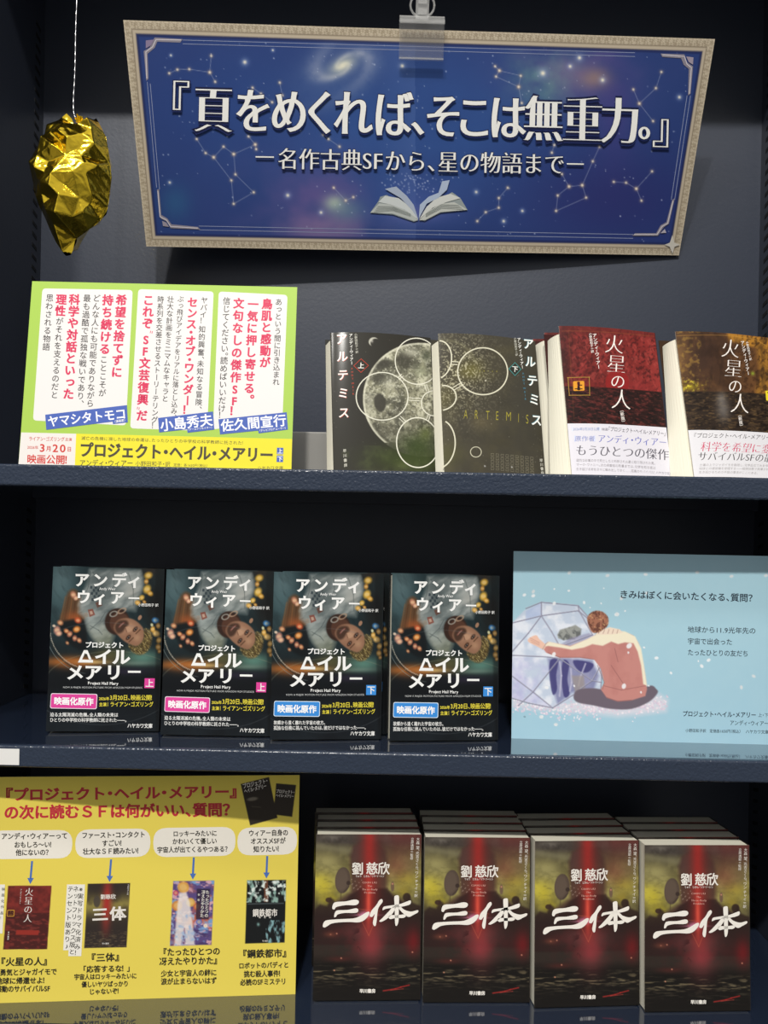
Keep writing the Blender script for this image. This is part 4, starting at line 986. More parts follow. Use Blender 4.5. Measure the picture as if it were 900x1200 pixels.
    P.text('NOW A MAJOR MOTION PICTURE FROM AMAZON MGM STUDIOS', (163, 779), (642, 783), 15, '#c9cbca', REG, stretch=True)
    acc = '#e0489c' if volume == '上' else '#3f8fdc'
    P.shape([(656, 728), (717, 729), (714, 786), (653, 785)], acc); P.rrect([(90, 814), (371, 819), (366, 908), (84, 903)], 12, '#f3e8f0' if volume == '上' else '#dcebf8'); P.up()
    P.rrect([(93, 818), (367, 823), (362, 904), (88, 899)], 10, acc); P.up()
    P.char(volume, 685, 757, 50, w_, BOLD, (1, .02)); P.text('映画化原作', (108, 859), (347, 864), 48, '#ffffff', HEAVY)
    y_ = '#f0e04a'
    P.text('2026年', (380, 846), (442, 847), 22, y_, BOLD); P.text('3月20日、映画公開！', (445, 840), (714, 842), 35, y_, (.012, .010))
    P.text('主演', (380, 880), (426, 881), 24, y_, BOLD); P.stroke([(434, 868), (433, 892)], 2, y_); P.text('ライアン・ゴズリング', (446, 879), (708, 881), 32, y_, (.012, .010))
    if volume == '上':
        P.text('迫る太陽消滅の危機。全人類の未来は', (84, 939), (496, 942), 26, w_, (.012, .010)); P.text('ひとりの中学校の科学教師に託された――。', (82, 970), (548, 973), 26, w_, (.012, .010))
    else:
        P.text('故郷から遠く離れた宇宙の彼方。', (84, 939), (400, 942), 26, w_, (.012, .010)); P.text('孤独な任務に挑んでいたのは、彼だけではなかった――。', (82, 970), (650, 973), 26, w_, (.012, .010))
    P.text('ハヤカワ文庫', (550, 1005), (702, 1008), 29, w_, BOLD)
    return P
TI_T = 0.016
def tiein_book(volume, M, label, group):
    P = art_tiein(volume); r = thing('paperback_book', M, label, 'book', group)
    P.build('cover', M_LAM, r, lambda u, v: 0.0006 * np.sin(np.pi * u / P.W), 0.0003, [wrap(P.W, P.H, TI_T, '#1a1d20')], back='#d9d2bd')
    page_block(r, P.W, P.H, TI_T, .0006, .0006, .0015)
    return r
def zl(z, t, lean): return z + t * math.sin(rad(lean)) + 0.0004
GT = 'film tie-in paperbacks on the middle shelf'
def back_M(X, Y, Z, yaw, lean, roll, d, dx=0.0):
    return pose(X - math.sin(rad(yaw)) * d + dx, Y + math.cos(rad(yaw)) * d, Z, yaw, lean, roll)
hm = [(-0.2835, 0.7667, 7.0, 3.1, 0.5), (-0.1690, 0.7606, 1.0, 4.0, 0), (-0.0590, 0.7548, 7.5, 3.0, 0.3), (0.0577, 0.7600, 7.1, 3.1, 0.3)]
lab = ['leftmost dark film tie-in paperback with a pink title tag, upper end of the row', 'second dark film tie-in paperback from the left, with a pink tag',
       'third dark film tie-in paperback from the left, with a blue tag, between two others', 'rightmost dark film tie-in paperback with a blue tag, beside the pale blue card']
hroot = []
for i, (X, Y, yw, ln, rl) in enumerate(hm):
    M = pose(X, Y, zl(Z_MID, TI_T, ln) + abs(math.sin(rad(rl))) * .054, yw, ln, rl)
    if i in (0, 2): r = tiein_book('上' if i == 0 else '下', M, lab[i], GT)
    else: r = dup(hroot[i - 1], M, lab[i], GT)
    hroot.append(r)
bl_ = ['copy hidden behind the leftmost pink tagged paperback', 'copy hidden behind the second pink tagged paperback', 'copy standing behind the left blue tagged paperback, its spine showing at the right', 'copy hidden behind the rightmost blue tagged paperback']
for i, dx in ((0, .0025), (1, .0030), (2, .0085), (3, .0012)):
    X, Y, yw, ln, rl = hm[i]
    dup(hroot[i], back_M(X, Y, zl(Z_MID, TI_T, ln) + abs(math.sin(rad(rl))) * .054, yw, ln, rl, (TI_T + .0030) / math.cos(rad(ln)), dx), bl_[i], GT)

# ------------------------------------------------------------------ stacks with a red beam on the cover (lower shelf)
def art_beam():
    P = Page(0.1067, 0.161, [(370.8, 977.5), (493.3, 977.9), (493, 1171.7), (365.2, 1173.3)], 0.0005, (360, 940, 4.8))
    P.fill('#332c27'); n = P.fbm(90, 3); n2 = P.fbm(40, 13)
    P.mix(np.clip((330 - P.Y) / 140, 0, 1) * (.45 + .6 * n2), '#5b544d'); P.glow(130, 200, 60, 20, '#857e74', .6); P.mix(np.clip((P.fbm(30, 71) - .5) * 4, 0, 1) * (P.Y < 290) * .35, '#2c2724')
    band = np.clip(1.25 - np.abs(P.Y - 430) / 165, 0, 1)
    P.mix(band * np.clip(.6 + .7 * n, 0, 1), '#8d844c'); P.mix(band * np.clip((n2 - .42) * 4, 0, 1) * .55, '#aea566')
    P.glow(90, 470, 75, 75, '#b9aa3a', 1); P.glow(60, 440, 50, 50, '#cabb44', .8); P.glow(120, 540, 70, 40, '#a3952f', .8); P.glow(560, 430, 80, 60, '#a8983f', .9); P.glow(540, 500, 60, 40, '#9a8836', .8); P.glow(110, 330, 100, 60, '#a59c66', .9); P.glow(590, 340, 60, 70, '#7a6a48', .8)
    P.mix(np.clip((P.fbm(26, 81, asp=2) - .5) * 4, 0, 1) * band * .3, '#5e5836')
    P.mix(np.exp(-((P.Y - 245 - (P.X - 60) * .15) / 22) ** 2) * (P.X < 260) * .6, '#8a8464')
    P.mix(np.clip((P.X - 380) / 120, 0, 1) * np.clip((330 - P.Y) / 160, 0, 1) * .75, '#743430'); P.glow(500, 350, 90, 90, '#8a5040', .6)
    # hazy tower and domes
    P.poly([(245, 500), (240, 300), (262, 245), (320, 215), (400, 222), (440, 270), (450, 330), (448, 500), (560, 560), (560, 640), (150, 640), (150, 560)], '#4a3430', .85, 26)
    P.poly([(250, 330), (262, 250), (330, 215), (345, 330)], '#5a4440', .5, 20)
    P.poly([(40, 600), (70, 570), (110, 580), (130, 530), (150, 545), (165, 600), (240, 520), (300, 480), (450, 480), (480, 520), (540, 560), (575, 515), (592, 560), (640, 580), (640, 800), (30, 800)], '#2f211f', .8, 14)
    P.ell(200, 435, 43, 73, '#57493f', 1, .08, 5); P.ell(194, 432, 34, 62, '#65564a', .7, .3, 5); P.ell(232, 450, 12, 12, '#3a2f2a', .9, .4); P.line([(205, 500), (235, 470)], 4, '#3d322c', .9); P.line([(190, 500), (188, 545)], 3, '#4a3d34', .8)
    P.ell(480, 470, 10, 28, '#6a5148', .8, .4); P.ell(120, 545, 18, 14, '#3c2a26', .9, .3); P.ell(560, 530, 22, 24, '#352722', .9, .3)
    # water
    P.mix(np.clip((P.Y - 850) / 60, 0, 1) * .85, '#191715'); wtr = np.clip((P.fbm(60, 19, asp=7) - .52) * 5, 0, 1) * np.exp(-((P.Y - 965) / 45) ** 2)
    P.mix(wtr * .7, '#8a7c5e'); P.mix(np.clip((P.fbm(50, 29, asp=6) - .55) * 4, 0, 1) * np.exp(-((P.Y - 1010) / 60) ** 2) * .4, '#5a5142')
    P.mix(np.clip((n - .3) * 1.4, 0, 1) * np.clip((P.Y - 640) / 90, 0, 1) * np.clip((890 - P.Y) / 60, 0, 1) * np.exp(-((P.X - 330) / 190) ** 2) * .85, '#7c2327'); P.glow(600, 780, 50, 90, '#7e1f22', .7); P.glow(180, 880, 90, 20, '#5a2a26', .6)
    P.glow(360, 790, 95, 150, '#a8454a', .6); P.glow(330, 720, 160, 60, '#7c4444', .5); P.mix((n2 < .42) * np.exp(-P.ell_d(285, 760, 22, 60) ** 2) * .8, '#2c1719')
    # beam
    bm = np.exp(-((P.X - 350) / 30) ** 2) * np.clip((780 - P.Y) / 160, 0, 1); P.mix(bm * (.55 + .5 * n2), '#bd3a33'); P.mix(np.exp(-((P.X - 352) / 60) ** 2) * np.clip((820 - P.Y) / 220, 0, 1) * .5, '#8f2826')
    P.mix(np.exp(-((P.X - 345) / 12) ** 2) * np.exp(-((P.Y - 560) / 110) ** 2) * .7, '#f0604a'); P.glow(325, 628, 40, 22, '#d88ab0', .9); P.glow(330, 630, 90, 6, '#d890b8', .6)
    for pts in ([(270, 594), (410, 608)], [(282, 612), (347, 746), (402, 616)]): P.line(pts, 2, '#d06a4c', .7, 3)
    P.line([(430, 1062), (500, 1050), (530, 1040), (578, 1028)], 6, '#b32f2c', .9, 6); P.line([(470, 1058), (545, 1050)], 3, '#c84a40', .8, 4)
    for x, y in ((165, 735), (190, 875), (150, 945), (595, 840), (480, 455), (130, 740), (90, 690)): P.glow(x, y, 5, 5, '#f0a080', .9)
    P.glow(130, 740, 40, 18, '#7c4636', .6)
    for k in range(14): P.glow(250 + (k * 37) % 60, 430 + (k * 53) % 60, 3, 3, '#d8c0b0', .6)
    # lettering
    w_ = '#f6f0e6'; P.up()
    cm = lambda p: P.shape(p, w_, True)
    cm([(140, 592), (146, 566), (165, 556), (215, 553), (262, 543), (286, 547), (289, 562), (270, 574), (215, 574), (165, 584), (152, 598)])
    cm([(150, 640), (156, 614), (172, 603), (225, 601), (270, 592), (286, 597), (284, 612), (262, 618), (210, 618), (172, 626), (160, 640)])
    cm([(86, 694), (90, 674), (106, 660), (150, 655), (200, 652), (262, 648), (300, 634), (336, 613), (351, 615), (340, 640), (314, 663), (284, 671), (240, 669), (180, 671), (136, 678), (112, 692), (96, 700)])
    cm([(352, 634), (362, 605), (388, 575), (405, 548), (420, 540), (424, 556), (402, 588), (395, 620), (392, 655), (386, 688), (376, 690), (370, 670), (380, 625), (366, 640)])
    cm([(425, 602), (430, 584), (455, 578), (520, 568), (562, 553), (582, 548), (580, 568), (545, 580), (490, 588), (445, 594)])
    cm([(490, 535), (494, 522), (512, 519), (517, 535), (516, 600), (515, 660), (508, 686), (498, 688), (494, 650), (493, 590)])
    cm([(494, 580), (498, 590), (480, 622), (450, 650), (420, 667), (406, 664), (425, 645), (462, 606), (482, 582)])
    cm([(508, 580), (525, 582), (548, 600), (585, 610), (622, 602), (624, 614), (600, 628), (575, 640), (556, 632), (528, 608)])
    cm([(458, 640), (470, 630), (510, 630), (548, 626), (556, 636), (540, 646), (500, 646), (468, 652)])
    P.char('劉', 284, 370, 72, w_, BOLD, (1, .005), .92); P.char('慈', 364, 369, 72, w_, BOLD, (1, .005), .95); P.char('欣', 430, 369, 72, w_, BOLD, (1, .005), .95)
    P.text('りゅう　じきん／リウ・ツーシン', (272, 412), (434, 412), 14, w_, MED); pk = '#e6b0a0'
    P.text('CIXIN LIU', (310, 447), (392, 447), 15, pk, SERIF, stretch=True); P.text('The', (338, 466), (366, 466), 16, pk, SERIF, stretch=True); P.text('Three-Body', (308, 485), (396, 485), 16, pk, SERIF, stretch=True); P.text('Problem', (320, 503), (384, 503), 16, pk, SERIF, stretch=True)
    P.text('大森 望、光吉さくら、ワン チャイ＝訳', (621, 198), (612, 530), 22, w_, REG, vert=True); P.text('立原透耶＝監修', (590, 198), (586, 322), 18, w_, REG, vert=True)
    P.text('早川書房', (294, 1063), (386, 1062), 25, w_, HEAVY)
    return P
TB_T = 0.0195
P = art_beam(); GB = 'red beam paperbacks stacked on the lower shelf'
tb = [(-0.0142, 0.7657, 3.1, 4.5, 0), (0.0953, 0.7671, 2.2, 3.5, 0), (0.2050, 0.7643, 5.0, 3.5, 0.2), (0.3133, 0.7610, 3.4, 3.0, 0.1)]
order = ['leftmost stack', 'second stack from the left', 'third stack from the left', 'rightmost stack']
place = ['front copy of the leftmost stack of red beam paperbacks, beside the yellow card', 'front copy of the second stack of red beam paperbacks from the left', 'front copy of the third stack of red beam paperbacks from the left', 'front copy of the rightmost stack of red beam paperbacks, by the bookcase side']
depth_w = ['', 'second copy back', 'third copy back', 'rearmost copy']
sh_w = [[0, (-.0005, 0), (-.0010, 0), (-.0040, 0)], [0, (.0006, 0), (.0010, 0), (.0004, 0)], [0, (-.0006, 0), (.0005, 0), (-.0008, 0)], [0, (.0004, 0), (-.0005, 0), (-.0012, 0)]]
proto = None
for i, (X, Y, yw, ln, rl) in enumerate(tb):
    Z = zl(Z_LOW, TB_T, ln) + abs(math.sin(rad(rl))) * .0535
    for k in range(4):
        d = k * (TB_T + .0014) / math.cos(rad(ln)); dx = sh_w[i][k][0] if k else 0
        M = back_M(X, Y, Z, yw, ln, rl, d, dx)
        lb = place[i] if k == 0 else '%s in the %s of red beam paperbacks' % (depth_w[k], order[i])
        if proto is None:
            proto = thing('paperback_book', M, lb, 'book', GB)
            P.build('cover', M_LAM, proto, None, 0.0003, [wrap(P.W, P.H, TB_T, '#2a2420')], back='#d9d2bd')
            page_block(proto, P.W, P.H, TB_T, .0005, .0005, .0004)
        else: dup(proto, M, lb, GB)

# ------------------------------------------------------------------ moon covers (upper shelf, left pair)
def art_moon_up():
    P = Page(0.1088, 0.155, [(384.9, 390.2), (502.5, 395.8), (513, 555), (391, 553)], 0.0005, (380, 385, 6.43))
    P.fill('#2f2d27'); P.glow(650, 1000, 400, 130, '#3e4a22', .8); n = P.fbm(60, 3, 5)
    P.glow(60, 500, 60, 500, '#37352f', .5)
    cx, cy, R1, R2 = 735, 545, 452, 432
    md = P.ell_d(cx, cy, R1, R2); mo = np.clip((1.008 - md) / .012, 0, 1)
    lightm = np.clip(1.05 - np.clip((P.Y - 560) / 420, 0, 1) * .95, 0.12, 1)
    P.mix(mo * lightm, '#8f8d76'); P.mix(mo * lightm * np.clip((n - .5) * 5, 0, 1) * .8, '#c9c7ae'); P.mix(mo * np.clip((P.fbm(95, 23) - .48) * 5, 0, 1) * .75, '#45443a'); P.mix(mo * np.clip((P.fbm(14, 43, 3) - .55) * 6, 0, 1) * .55 * lightm, '#d6d4bf'); P.mix(mo * np.clip((P.fbm(10, 53, 2) - .58) * 7, 0, 1) * .5, '#38372f')
    P.mix(np.exp(-((md - .985) / .02) ** 2) * mo * (P.Y < 880) * .75, '#dcdac4')
    P.ell(410, 578, 44, 70, '#3f3d35', .95, .25, -8); P.ell(430, 290, 60, 30, '#413f37', .85, .6, -30); P.ell(590, 250, 60, 60, '#444238', .8, .6); P.ell(390, 390, 55, 28, '#4a483e', .7, .6, -10); P.glow(650, 190, 80, 40, '#d4d2bc', .6); P.glow(480, 440, 60, 60, '#cfcdb8', .5); P.glow(330, 570, 30, 90, '#c8c6b2', .5); P.glow(720, 330, 70, 60, '#a7ac8c', .5)
    P.glow(760, 210, 50, 60, '#3f4436', .7); P.glow(700, 900, 160, 120, '#35431f', .75); P.glow(760, 800, 60, 70, '#6d7a3c', .45); P.glow(590, 1050, 70, 40, '#76804a', .35)
    P.mix((P.Y > 900) * np.clip((P.fbm(80, 63) - .45) * 3, 0, 1) * .4, '#59653a')
    P.ell(358, 118, 38, 34, '#b9b7a8', .95, .15); P.ell(372, 128, 38, 34, '#2f2d27', 1, .15); P.glow(345, 112, 12, 16, '#e8e6da', .6)
    rng = random.Random(7)
    for k in range(40): P.glow(rng.uniform(40, 840), rng.uniform(40, 1060), 2, 2, '#d8d6c4', .6)
    for x0, y0, x1, y1 in ((545, 395, 580, 365), (628, 545, 722, 548), (560, 685, 600, 722), (755, 430, 772, 478), (785, 660, 770, 705)):
        dx, dy = y1 - y0, -(x1 - x0); l = math.hypot(dx, dy); dx, dy = dx / l * 9, dy / l * 9
        P.stroke([(x0 + dx, y0 + dy), (x1 + dx, y1 + dy)], 5, '#dcdac8'); P.stroke([(x0 - dx, y0 - dy), (x1 - dx, y1 - dy)], 5, '#dcdac8')
    w_ = '#dcdac8'
    P.oring(427, 530, 195, 180, 8, w_); P.oring(690, 255, 168, 176, 8, w_, 0, 40, 327); P.oring(700, 872, 162, 188, 9, w_, 0, 22, 342); P.oring(825, 570, 100, 96, 8, w_, 0, 88, 272)
    P.up()
    tw, tr = '#f6e9e2', '#d0604a'
    for off, c in ((3, tr), (0, tw)):
        P.up(); P.chars([('ア', 115 + off, 88 + off), ('ル', 125 + off, 222 + off), ('テ', 130 + off, 362 + off), ('ミ', 135 + off, 500 + off), ('ス', 142 + off, 648 + off)], 88, c, BOLD, (1, .03), .95)
    P.text('アンディ・ウィアー', (185, 52), (196, 290), 31, '#f1efe6', BOLD, vert=True); P.text('小野田和子＝訳', (222, 52), (234, 205), 24, '#d8d6c8', REG, vert=True)
    d = [(265, 247), (320, 298), (265, 350), (211, 298)]; P.stroke(d, 6, '#b8402e', True); P.char('上', 265, 298, 48, '#f3f1e8', BOLD, (1, .03))
    P.text('ANDY WEIR', (197, 305), (212, 522), 20, '#b44a38', BOLD, vert=True); P.text('早川書房', (150, 918), (162, 1062), 27, '#d9d7c8', MED, vert=True)
    return P
def art_moon_low():
    P = Page(0.1088, 0.155, [(511.5, 390.2), (628.2, 402), (636, 557), (521.8, 556)], 0.0005, (500, 385, 6))
    P.fill('#454136'); n = P.fbm(90, 5, 5); P.mix(np.clip((n - .4) * 2, 0, 1) * .6, '#565039'); P.mix(np.clip((P.fbm(110, 15) - .5) * 2.5, 0, 1) * .5, '#38352c'); P.glow(700, 500, 160, 500, '#3c3a33', .7)
    P.glow(300, 320, 110, 80, '#6e6838', .8); P.glow(120, 500, 90, 120, '#5e5836', .7); P.glow(130, 900, 140, 100, '#57562f', .6); P.glow(380, 680, 90, 60, '#5f5640', .7)
    d = np.exp(-P.ell_d(200, 330, 230, 260) ** 2); P.mix(d * np.clip((P.fbm(9, 25, 2) - .56) * 8, 0, 1) * .8, '#c8c2a2')
    P.mix(np.exp(-((P.ell_d(60, 330, 290, 250) - 1) / .04) ** 2) * (P.Y < 260) * .35, '#8e8a6a')
    rng = random.Random(11)
    for k in range(110):
        x, y = rng.uniform(70, 800), rng.uniform(40, 1010); P.glow(x, y, rng.choice((1.5, 2, 3)), 2, '#e0dcc8', rng.uniform(.3, .8))
    P.glow(410, 393, 7, 7, '#fff8e0', .9); P.glow(590, 975, 5, 5, '#ffffff', .9); P.glow(405, 975, 6, 6, '#dddddd', .8)
    w_ = '#d4d0b8'
    P.oring(390, 325, 178, 166, 9, w_, 8); P.oring(72, 225, 96, 138, 9, w_, 0, -85, 75); P.oring(100, 503, 104, 88, 9, w_, 0, -88, 82); P.oring(85, 822, 116, 166, 9, w_, 0, -66, 74); P.oring(343, 882, 37, 34, 6, '#b8b49c')
    for x0, y0, x1, y1 in ((165, 258, 213, 264), (183, 445, 250, 408)):
        dx, dy = y1 - y0, -(x1 - x0); l = math.hypot(dx, dy); dx, dy = dx / l * 10, dy / l * 10
        P.stroke([(x0 + dx, y0 + dy), (x1 + dx, y1 + dy)], 6, w_); P.stroke([(x0 - dx, y0 - dy), (x1 - dx, y1 - dy)], 6, w_)
    ye = '#9c9238'
    for ch, x, y in (('A', 272, 622), ('R', 347, 626), ('T', 425, 630), ('E', 492, 632), ('M', 572, 634), ('I', 642, 642), ('S', 703, 648)): P.char(ch, x, y, 86, ye, (-.012, 0), (1, .03), .5 if ch != 'M' else .62)
    for k in range(5): P.char('ARTEMIS'[k], 370 + k * 30, 324 + k, 14, ye, REG, (1, .03))
    for r in range(9):
        for c in range(5):
            x, y = 447 + r * 34, 890 + r * 1.6 + c * 23
            P.stroke([(x, y), (x + 20, y + 1), (x + 19, y + 15), (x - 1, y + 14)], 2, '#8b8570', True)
    P.up(); tw, tb_ = '#f2f4ee', '#6a9aa6'
    for off, c in ((-3, tb_), (0, tw)):
        P.up(); P.chars([('ア', 722 + off, 125 + off), ('ル', 735 + off, 252 + off), ('テ', 745 + off, 385 + off), ('ミ', 756 + off, 515 + off), ('ス', 768 + off, 655 + off)], 84, c, BOLD, (1, .05), .92)
    P.text('アンディ・ウィアー', (652, 82), (676, 305), 29, '#f1efe6', BOLD, vert=True); P.text('小野田和子＝訳', (624, 82), (636, 215), 22, '#d8d6c8', REG, vert=True)
    d = [(622, 262), (664, 308), (620, 354), (577, 308)]; P.stroke(d, 6, '#4a8f8c', True); P.shape([(622, 272), (655, 308), (620, 344), (586, 308)], '#2f322c'); P.up(); P.char('下', 621, 308, 44, '#f3f1e8', BOLD, (1, .05))
    P.text('ANDY WEIR', (678, 325), (694, 525), 19, '#4f7f92', BOLD, vert=True); P.text('早川書房', (791, 908), (800, 1016), 23, '#d9d7c8', MED, vert=True)
    return P
GM = 'paperbacks on the upper shelf'
A_T = 0.014
def curl(P, B, L):
    """cover bows towards the reader and its open left edge lifts a little"""
    def f(u, v):
        x = np.clip(u / P.W, 0, 1); y = np.clip(v / P.H, 0, 1)
        return B * np.sin(np.pi * x ** .8) * (1 - .25 * y) + L * (1 - x) ** 2 * (1 - .4 * y)
    return f
for art, M, lb, spine in ((art_moon_up(), pose(-0.0045, 0.7868, zl(Z_TOP, A_T, 14.9) + .0016, 9.5, 14.9, -1.0), 'curled black moon cover paperback with white rings and a red diamond', '#2b2a26'),
                          (art_moon_low(), pose(0.1075, 0.7890, zl(Z_TOP, A_T, 13.0), 12.0, 13.0, 0.0), 'olive brown ring cover paperback with a teal diamond, between the moon cover and red cover', '#3a372f')):
    r = thing('paperback_book', M, lb, 'book', GM)
    art.build('cover', M_GLOSS, r, curl(art, .0050, .0004), 0.0003, [wrap(art.W, art.H, A_T, spine, .004)], back='#e9e2cc')
    page_block(r, art.W, art.H, A_T, .0048, .0065, .0075)

# ------------------------------------------------------------------ red and brown desert covers with white paper bands (upper shelf, right pair)
def art_desert(kind):
    if kind == '上':
        P = Page(0.1115, 0.1625, [(648.6, 383.3), (764.7, 389.6), (782, 561), (670, 559)], 0.0005, (640, 380, 6))
        P.fill('#4c1f1c'); n = P.fbm(55, 3, 5, 1.3, 40); n2 = P.fbm(20, 13, 4, 1.6, -50)
        rt = np.clip((P.X - 60) / 500, 0, 1); top = np.clip((478 + (P.X - 300) * .045 - P.Y) / 6, 0, 1)
        P.mix(top * (.35 + .65 * rt), '#7a2a27'); P.mix(top * np.clip((n - .48) * 5, 0, 1) * .6, '#983632'); P.mix(top * np.clip((n2 - .52) * 6, 0, 1) * .65, '#3c1718'); P.mix(top * np.clip((P.fbm(35, 33, 4, 2, 60) - .55) * 6, 0, 1) * .5, '#a84740')
        P.mix(top * np.clip((90 - P.Y + P.X * .04) / 40, 0, 1) * .6, '#6a2a26'); P.glow(330, 470, 260, 40, '#7c2725', .6); P.glow(620, 460, 160, 50, '#923030', .5)
        P.glow(90, 260, 60, 260, '#2a1413', .6)
        P.ell(470, 440, 84, 92, '#8e2322', .85, .04)
        bot = 1 - top; P.mix(bot, '#2a1917'); P.mix(bot * np.clip((P.fbm(45, 43, 4, 3.0, 15) - .5) * 5, 0, 1) * .75, '#5e2825'); P.mix(bot * np.clip((P.fbm(18, 53, 3, 2.5, 10) - .58) * 6, 0, 1) * .6, '#7c3a34'); P.mix(bot * np.clip((P.fbm(30, 63, 3, 2.5) - .55) * 5, 0, 1) * .7, '#161010')
        P.line([(75, 60), (740, 85)], 3, '#a86a34', .5); P.line([(120, 60), (180, 700)], 3, '#a86a34', .35)
        w_ = '#f6eee6'
        P.char('火', 445, 160, 152, w_, (-.006, -.020), (1, .05), .96); P.char('星', 463, 305, 146, w_, (-.006, -.022), (1, .05), 1.0); P.char('の', 474, 432, 112, w_, (-.004, -.012), (1, .05)); P.char('人', 500, 560, 156, w_, (-.006, -.020), (1, .05), .95)
        P.text('アンディ・ウィアー', (300, 82), (338, 345), 38, w_, BOLD, vert=True); P.text('小野田和子＝訳', (270, 78), (291, 228), 24, w_, MED, vert=True); P.text('〔新版〕', (502, 636), (516, 720), 28, w_, MED, vert=True)
        P.stroke(np.r_[catmull([(135, 405), (265, 405), (272, 412), (278, 525), (270, 532), (150, 530), (142, 522), (130, 412)], 3)], 4, '#b08a3c', True)
        P.rrect([(163, 432), (238, 431), (243, 500), (168, 501)], 9, '#e39c30'); P.up(); P.char('上', 203, 466, 56, '#2a1917', BOLD, (1, .03))
        return P
    P = Page(0.1115, 0.1625, [(783.7, 391), (900, 398), (925, 565), (812, 561)], 0.0005, (770, 380, 6.316))
    P.fill('#4a3323'); n = P.fbm(55, 5, 5, 1.3, 40); hz = np.clip((545 + (P.X - 400) * .03 - P.Y) / 8, 0, 1)
    P.mix(hz * np.clip((n - .42) * 4, 0, 1) * .55, '#6d4a2c'); P.glow(330, 250, 150, 260, '#3c2a22', .85); P.glow(130, 260, 60, 200, '#7c5a34', .75); P.mix(hz * np.clip((P.X - 560) / 120, 0, 1) * .6, '#6f4a2a')
    P.poly([(470, 80), (830, 115), (900, 200), (640, 190), (500, 150)], '#b8802f', .9, 26); P.poly([(720, 180), (900, 200), (950, 560), (700, 560), (740, 400)], '#a8762c', .8, 40)
    P.mix(hz * np.clip((P.fbm(22, 17, 4, 1.4, -40) - .5) * 6, 0, 1) * .6 * (P.X > 560), '#3d2718'); P.mix(hz * np.clip((P.fbm(26, 19, 4) - .52) * 6, 0, 1) * .5 * (P.X < 280), '#a5823a'); P.glow(215, 500, 70, 30, '#a08c24', .85); P.mix(np.exp(-P.ell_d(215, 490, 90, 50) ** 2) * np.clip((P.fbm(14, 29) - .55) * 8, 0, 1), '#d4c43c')
    P.mix(hz * np.clip((P.fbm(40, 39, 4, .5) - .5) * 4, 0, 1) * .5, '#2e2018')
    b_ = 1 - hz; P.mix(b_, '#2d231c'); P.mix(b_ * np.clip((P.fbm(60, 27, 4, 3) - .48) * 5, 0, 1) * .7, '#51402e'); P.mix(b_ * np.clip((P.fbm(24, 37, 3, 3) - .55) * 6, 0, 1) * .6, '#6c5434'); P.mix(b_ * np.clip((P.fbm(30, 57, 3, 3) - .52) * 6, 0, 1) * .7, '#191310'); P.glow(455, 670, 60, 110, '#77716c', .75, -8); P.glow(440, 590, 40, 50, '#8c8680', .5)
    P.glow(683, 400, 18, 18, '#8ea034', .9); P.line([(100, 105), (470, 110), (700, 130), (800, 180)], 3, '#d8a44a', .6)
    w_ = '#f6eee6'
    P.char('火', 505, 212, 158, w_, (-.006, -.020), (1, .06), .96); P.char('星', 531, 365, 150, w_, (-.006, -.022), (1, .06), 1.0); P.char('の', 545, 500, 116, w_, (-.004, -.012), (1, .06)); P.char('人', 582, 628, 160, w_, (-.006, -.020), (1, .06), .95)
    P.text('アンディ・ウィアー', (600, 148), (650, 415), 40, w_, BOLD, vert=True); P.text('小野田和子＝訳', (637, 150), (668, 300), 25, w_, MED, vert=True); P.text('〔新版〕', (580, 712), (594, 795), 29, w_, MED, vert=True)
    P.rrect([(783, 528), (860, 528), (866, 602), (789, 602)], 6, '#efd830'); P.up(); P.char('下', 825, 565, 62, '#1b1712', BOLD, (1, .04))
    return P
M_T = 0.018
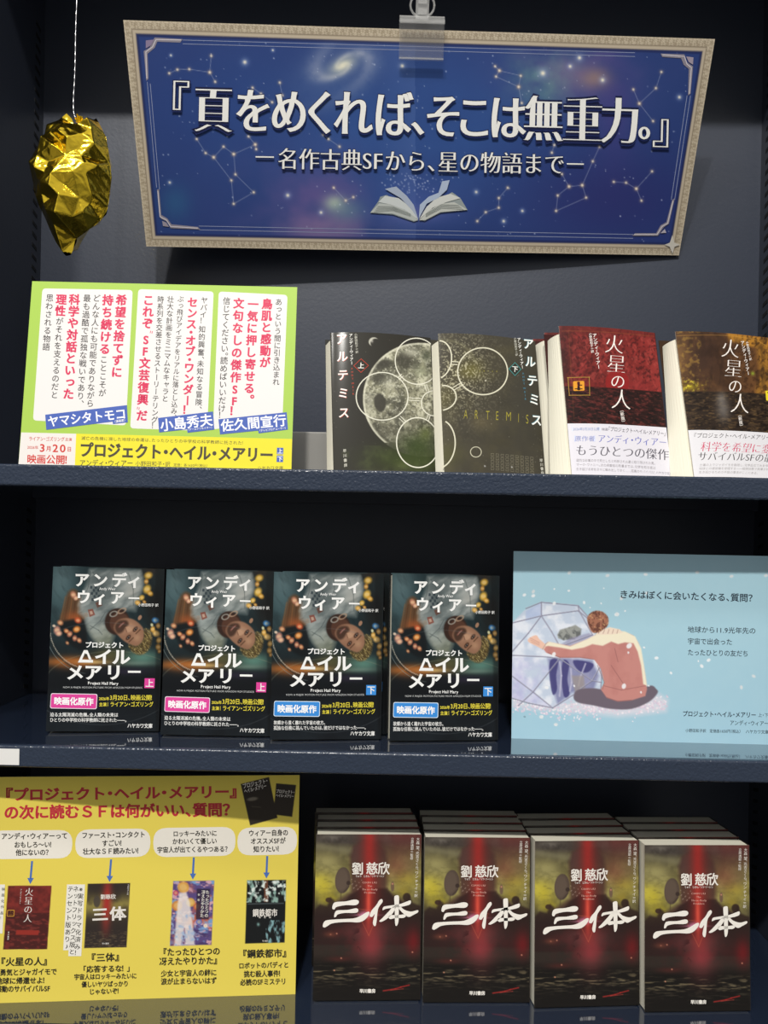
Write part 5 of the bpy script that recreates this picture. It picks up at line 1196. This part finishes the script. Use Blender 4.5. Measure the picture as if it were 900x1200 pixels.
def band_art(kind, P0):
    W = P0.W + 0.0006
    if kind == '上':
        B = Page(W, 0.0545, [(640 + 141 / 6, 380 + 712 / 6), (640 + 832 / 6, 380 + 752 / 6), (782.2, 561.3), (670 - .3, 559.3)], 0.003, (640, 380, 6))
        B.fill('#e4e1e8'); dk, bl, g = '#4d4a55', '#5a63bd', '#a9a4a8'
        B.rrect([(170, 735), (368, 745), (370, 778), (172, 770)], 3, '#dfe5f4'); B.rrect([(188, 802), (334, 808), (336, 850), (190, 846)], 3, '#d8dcf2'); B.up()
        B.text('2026年3月20日公開', (180, 755), (364, 762), 24, '#8ba0d0', REG); B.text('映画', (378, 764), (424, 766), 22, '#8c8894', REG); B.text('『プロジェクト・ヘイル・メアリー』', (424, 762), (828, 796), 36, dk, REG)
        B.text('原作者', (192, 824), (332, 829), 42, '#8f98d0', REG); B.text('アンディ・ウィアー', (350, 828), (830, 856), 64, bl, SERIF); B.text('もうひとつの傑作', (198, 905), (842, 940), 82, dk, SERIF)
        for y, st in ((976, '猛烈な砂嵐の中で死亡したと判断され火星に取り残された男。'), (1006, 'マーク・ワトニー。次の探査船の到着までは、化学を知る彼は'), (1036, '生き延びる術を次々に編み出してゆく……孤高のサバイバル！')): B.text(st, (205, y), (745, y + 22), 21, g, REG)
        B.text('ハヤカワ文庫', (745, 1058), (856, 1064), 20, '#8c8894', REG); return B
    B = Page(W, 0.0505, [(770 + 205 / 6.316, 380 + 797 / 6.316), (903.8, 511.0), (925.2, 565.3), (812 - .3, 561.3)], 0.003, (770, 380, 6.316))
    B.fill('#e4e2e5'); dk, rd, g = '#4c4848', '#d04668', '#a9a4a4'
    B.text('『プロジェクト・ヘイル・メアリー』', (240, 836), (768, 856), 37, dk, REG); B.text('ファン必読', (772, 856), (915, 862), 37, rd, MED)
    B.text('科学を希望に変える', (290, 915), (905, 945), 76, rd, SERIF); B.text('サバイバルSFの最高峰', (275, 985), (925, 1010), 72, dk, SERIF)
    for y, st in ((1052, '土壌の上でジャガイモを栽培し、化学反応で水を作り出し、火星で'), (1080, '地球との通信機を修理する――極限状態で発揮されるユーモアと'), (1108, '生き延びるための不屈の意志がここにある。')): B.text(st, (290, y), (290 + (620 if y < 1100 else 420), y + 14), 22, g, REG)
    return B
droot = []
for kind, M, lb in (('上', pose(0.2370, 0.7880, zl(Z_TOP, M_T, 12.0) + .0010, 11.5, 12.0, -1.0), 'red desert cover paperback with an orange square and white band'),
                    ('下', pose(0.3625, 0.7915, zl(Z_TOP, M_T, 14.0) + .0008, 9.5, 14.0, -0.7), 'brown desert cover paperback with a yellow square and white band, rightmost on the upper shelf')):
    P1 = art_desert(kind); r = thing('paperback_book', M, lb, 'book', GM)
    f = curl(P1, .0042, .0022)
    P1.build('cover', M_LAM, r, f, 0.0003, [wrap(P1.W, P1.H, M_T, '#3a1a18' if kind == '上' else '#3c2a1c', .008)], back='#ece5d0')
    page_block(r, P1.W, P1.H, M_T, .0055, .0165, .0075, nose=.001)
    B = band_art(kind, P1); off_v = P1.H - B.H
    bo = B.build('paper_band', M_PAPER, r, lambda u, v: f(u, v + off_v) + .0007, 0.0002, [([(B.W / 2, -.0007, 0), (B.W / 2 + .0004, M_T + .001, 0), (B.W / 2 + .0004, M_T + .001, B.H), (B.W / 2, -.0007, B.H)], [(0, 1, 2, 3)], '#eeebf2')])
    bo['label'] = 'white paper band with blue and grey lettering' if kind == '上' else 'white paper band with red and grey lettering'
    droot.append(r)
for d, dx, lb in ((.0270, -.0045, 'second red desert cover copy, just behind the front one'), (.0540, -.0065, 'third red desert cover copy, rearmost of its stack')):
    dup(droot[0], back_M(0.2370, 0.7880, zl(Z_TOP, M_T, 12.0) + .0010, 11.5, 12.0, -1.0, d, dx), lb, GM)

# ------------------------------------------------------------------ grey riser behind the upper row and a blank shelf label
m = MB(); m.box(-.085, .085, -.0075, .0075, 0, .052, 0, .0015); m.box(-.085, .085, .0075, .040, .049, .052)
o = m.build('display_riser', M_RISER); o.location = (-0.040, 0.845, Z_TOP + 0.0002); tag(o, 'low grey metal riser behind the green card and moon cover book', 'riser')
m = MB(); m.box(-.0165, .0165, -.0004, 0, -.0075, .0075); o = m.build('shelf_label', M_WHITE)
q = unproj(6, 882, YF - 0.0002); o.location = (q.x - .003, YF - 0.0003, Z_MID - .0105); tag(o, 'small blank white label stuck on the middle shelf edge', 'label')
bpy.data.objects.remove(_txo)
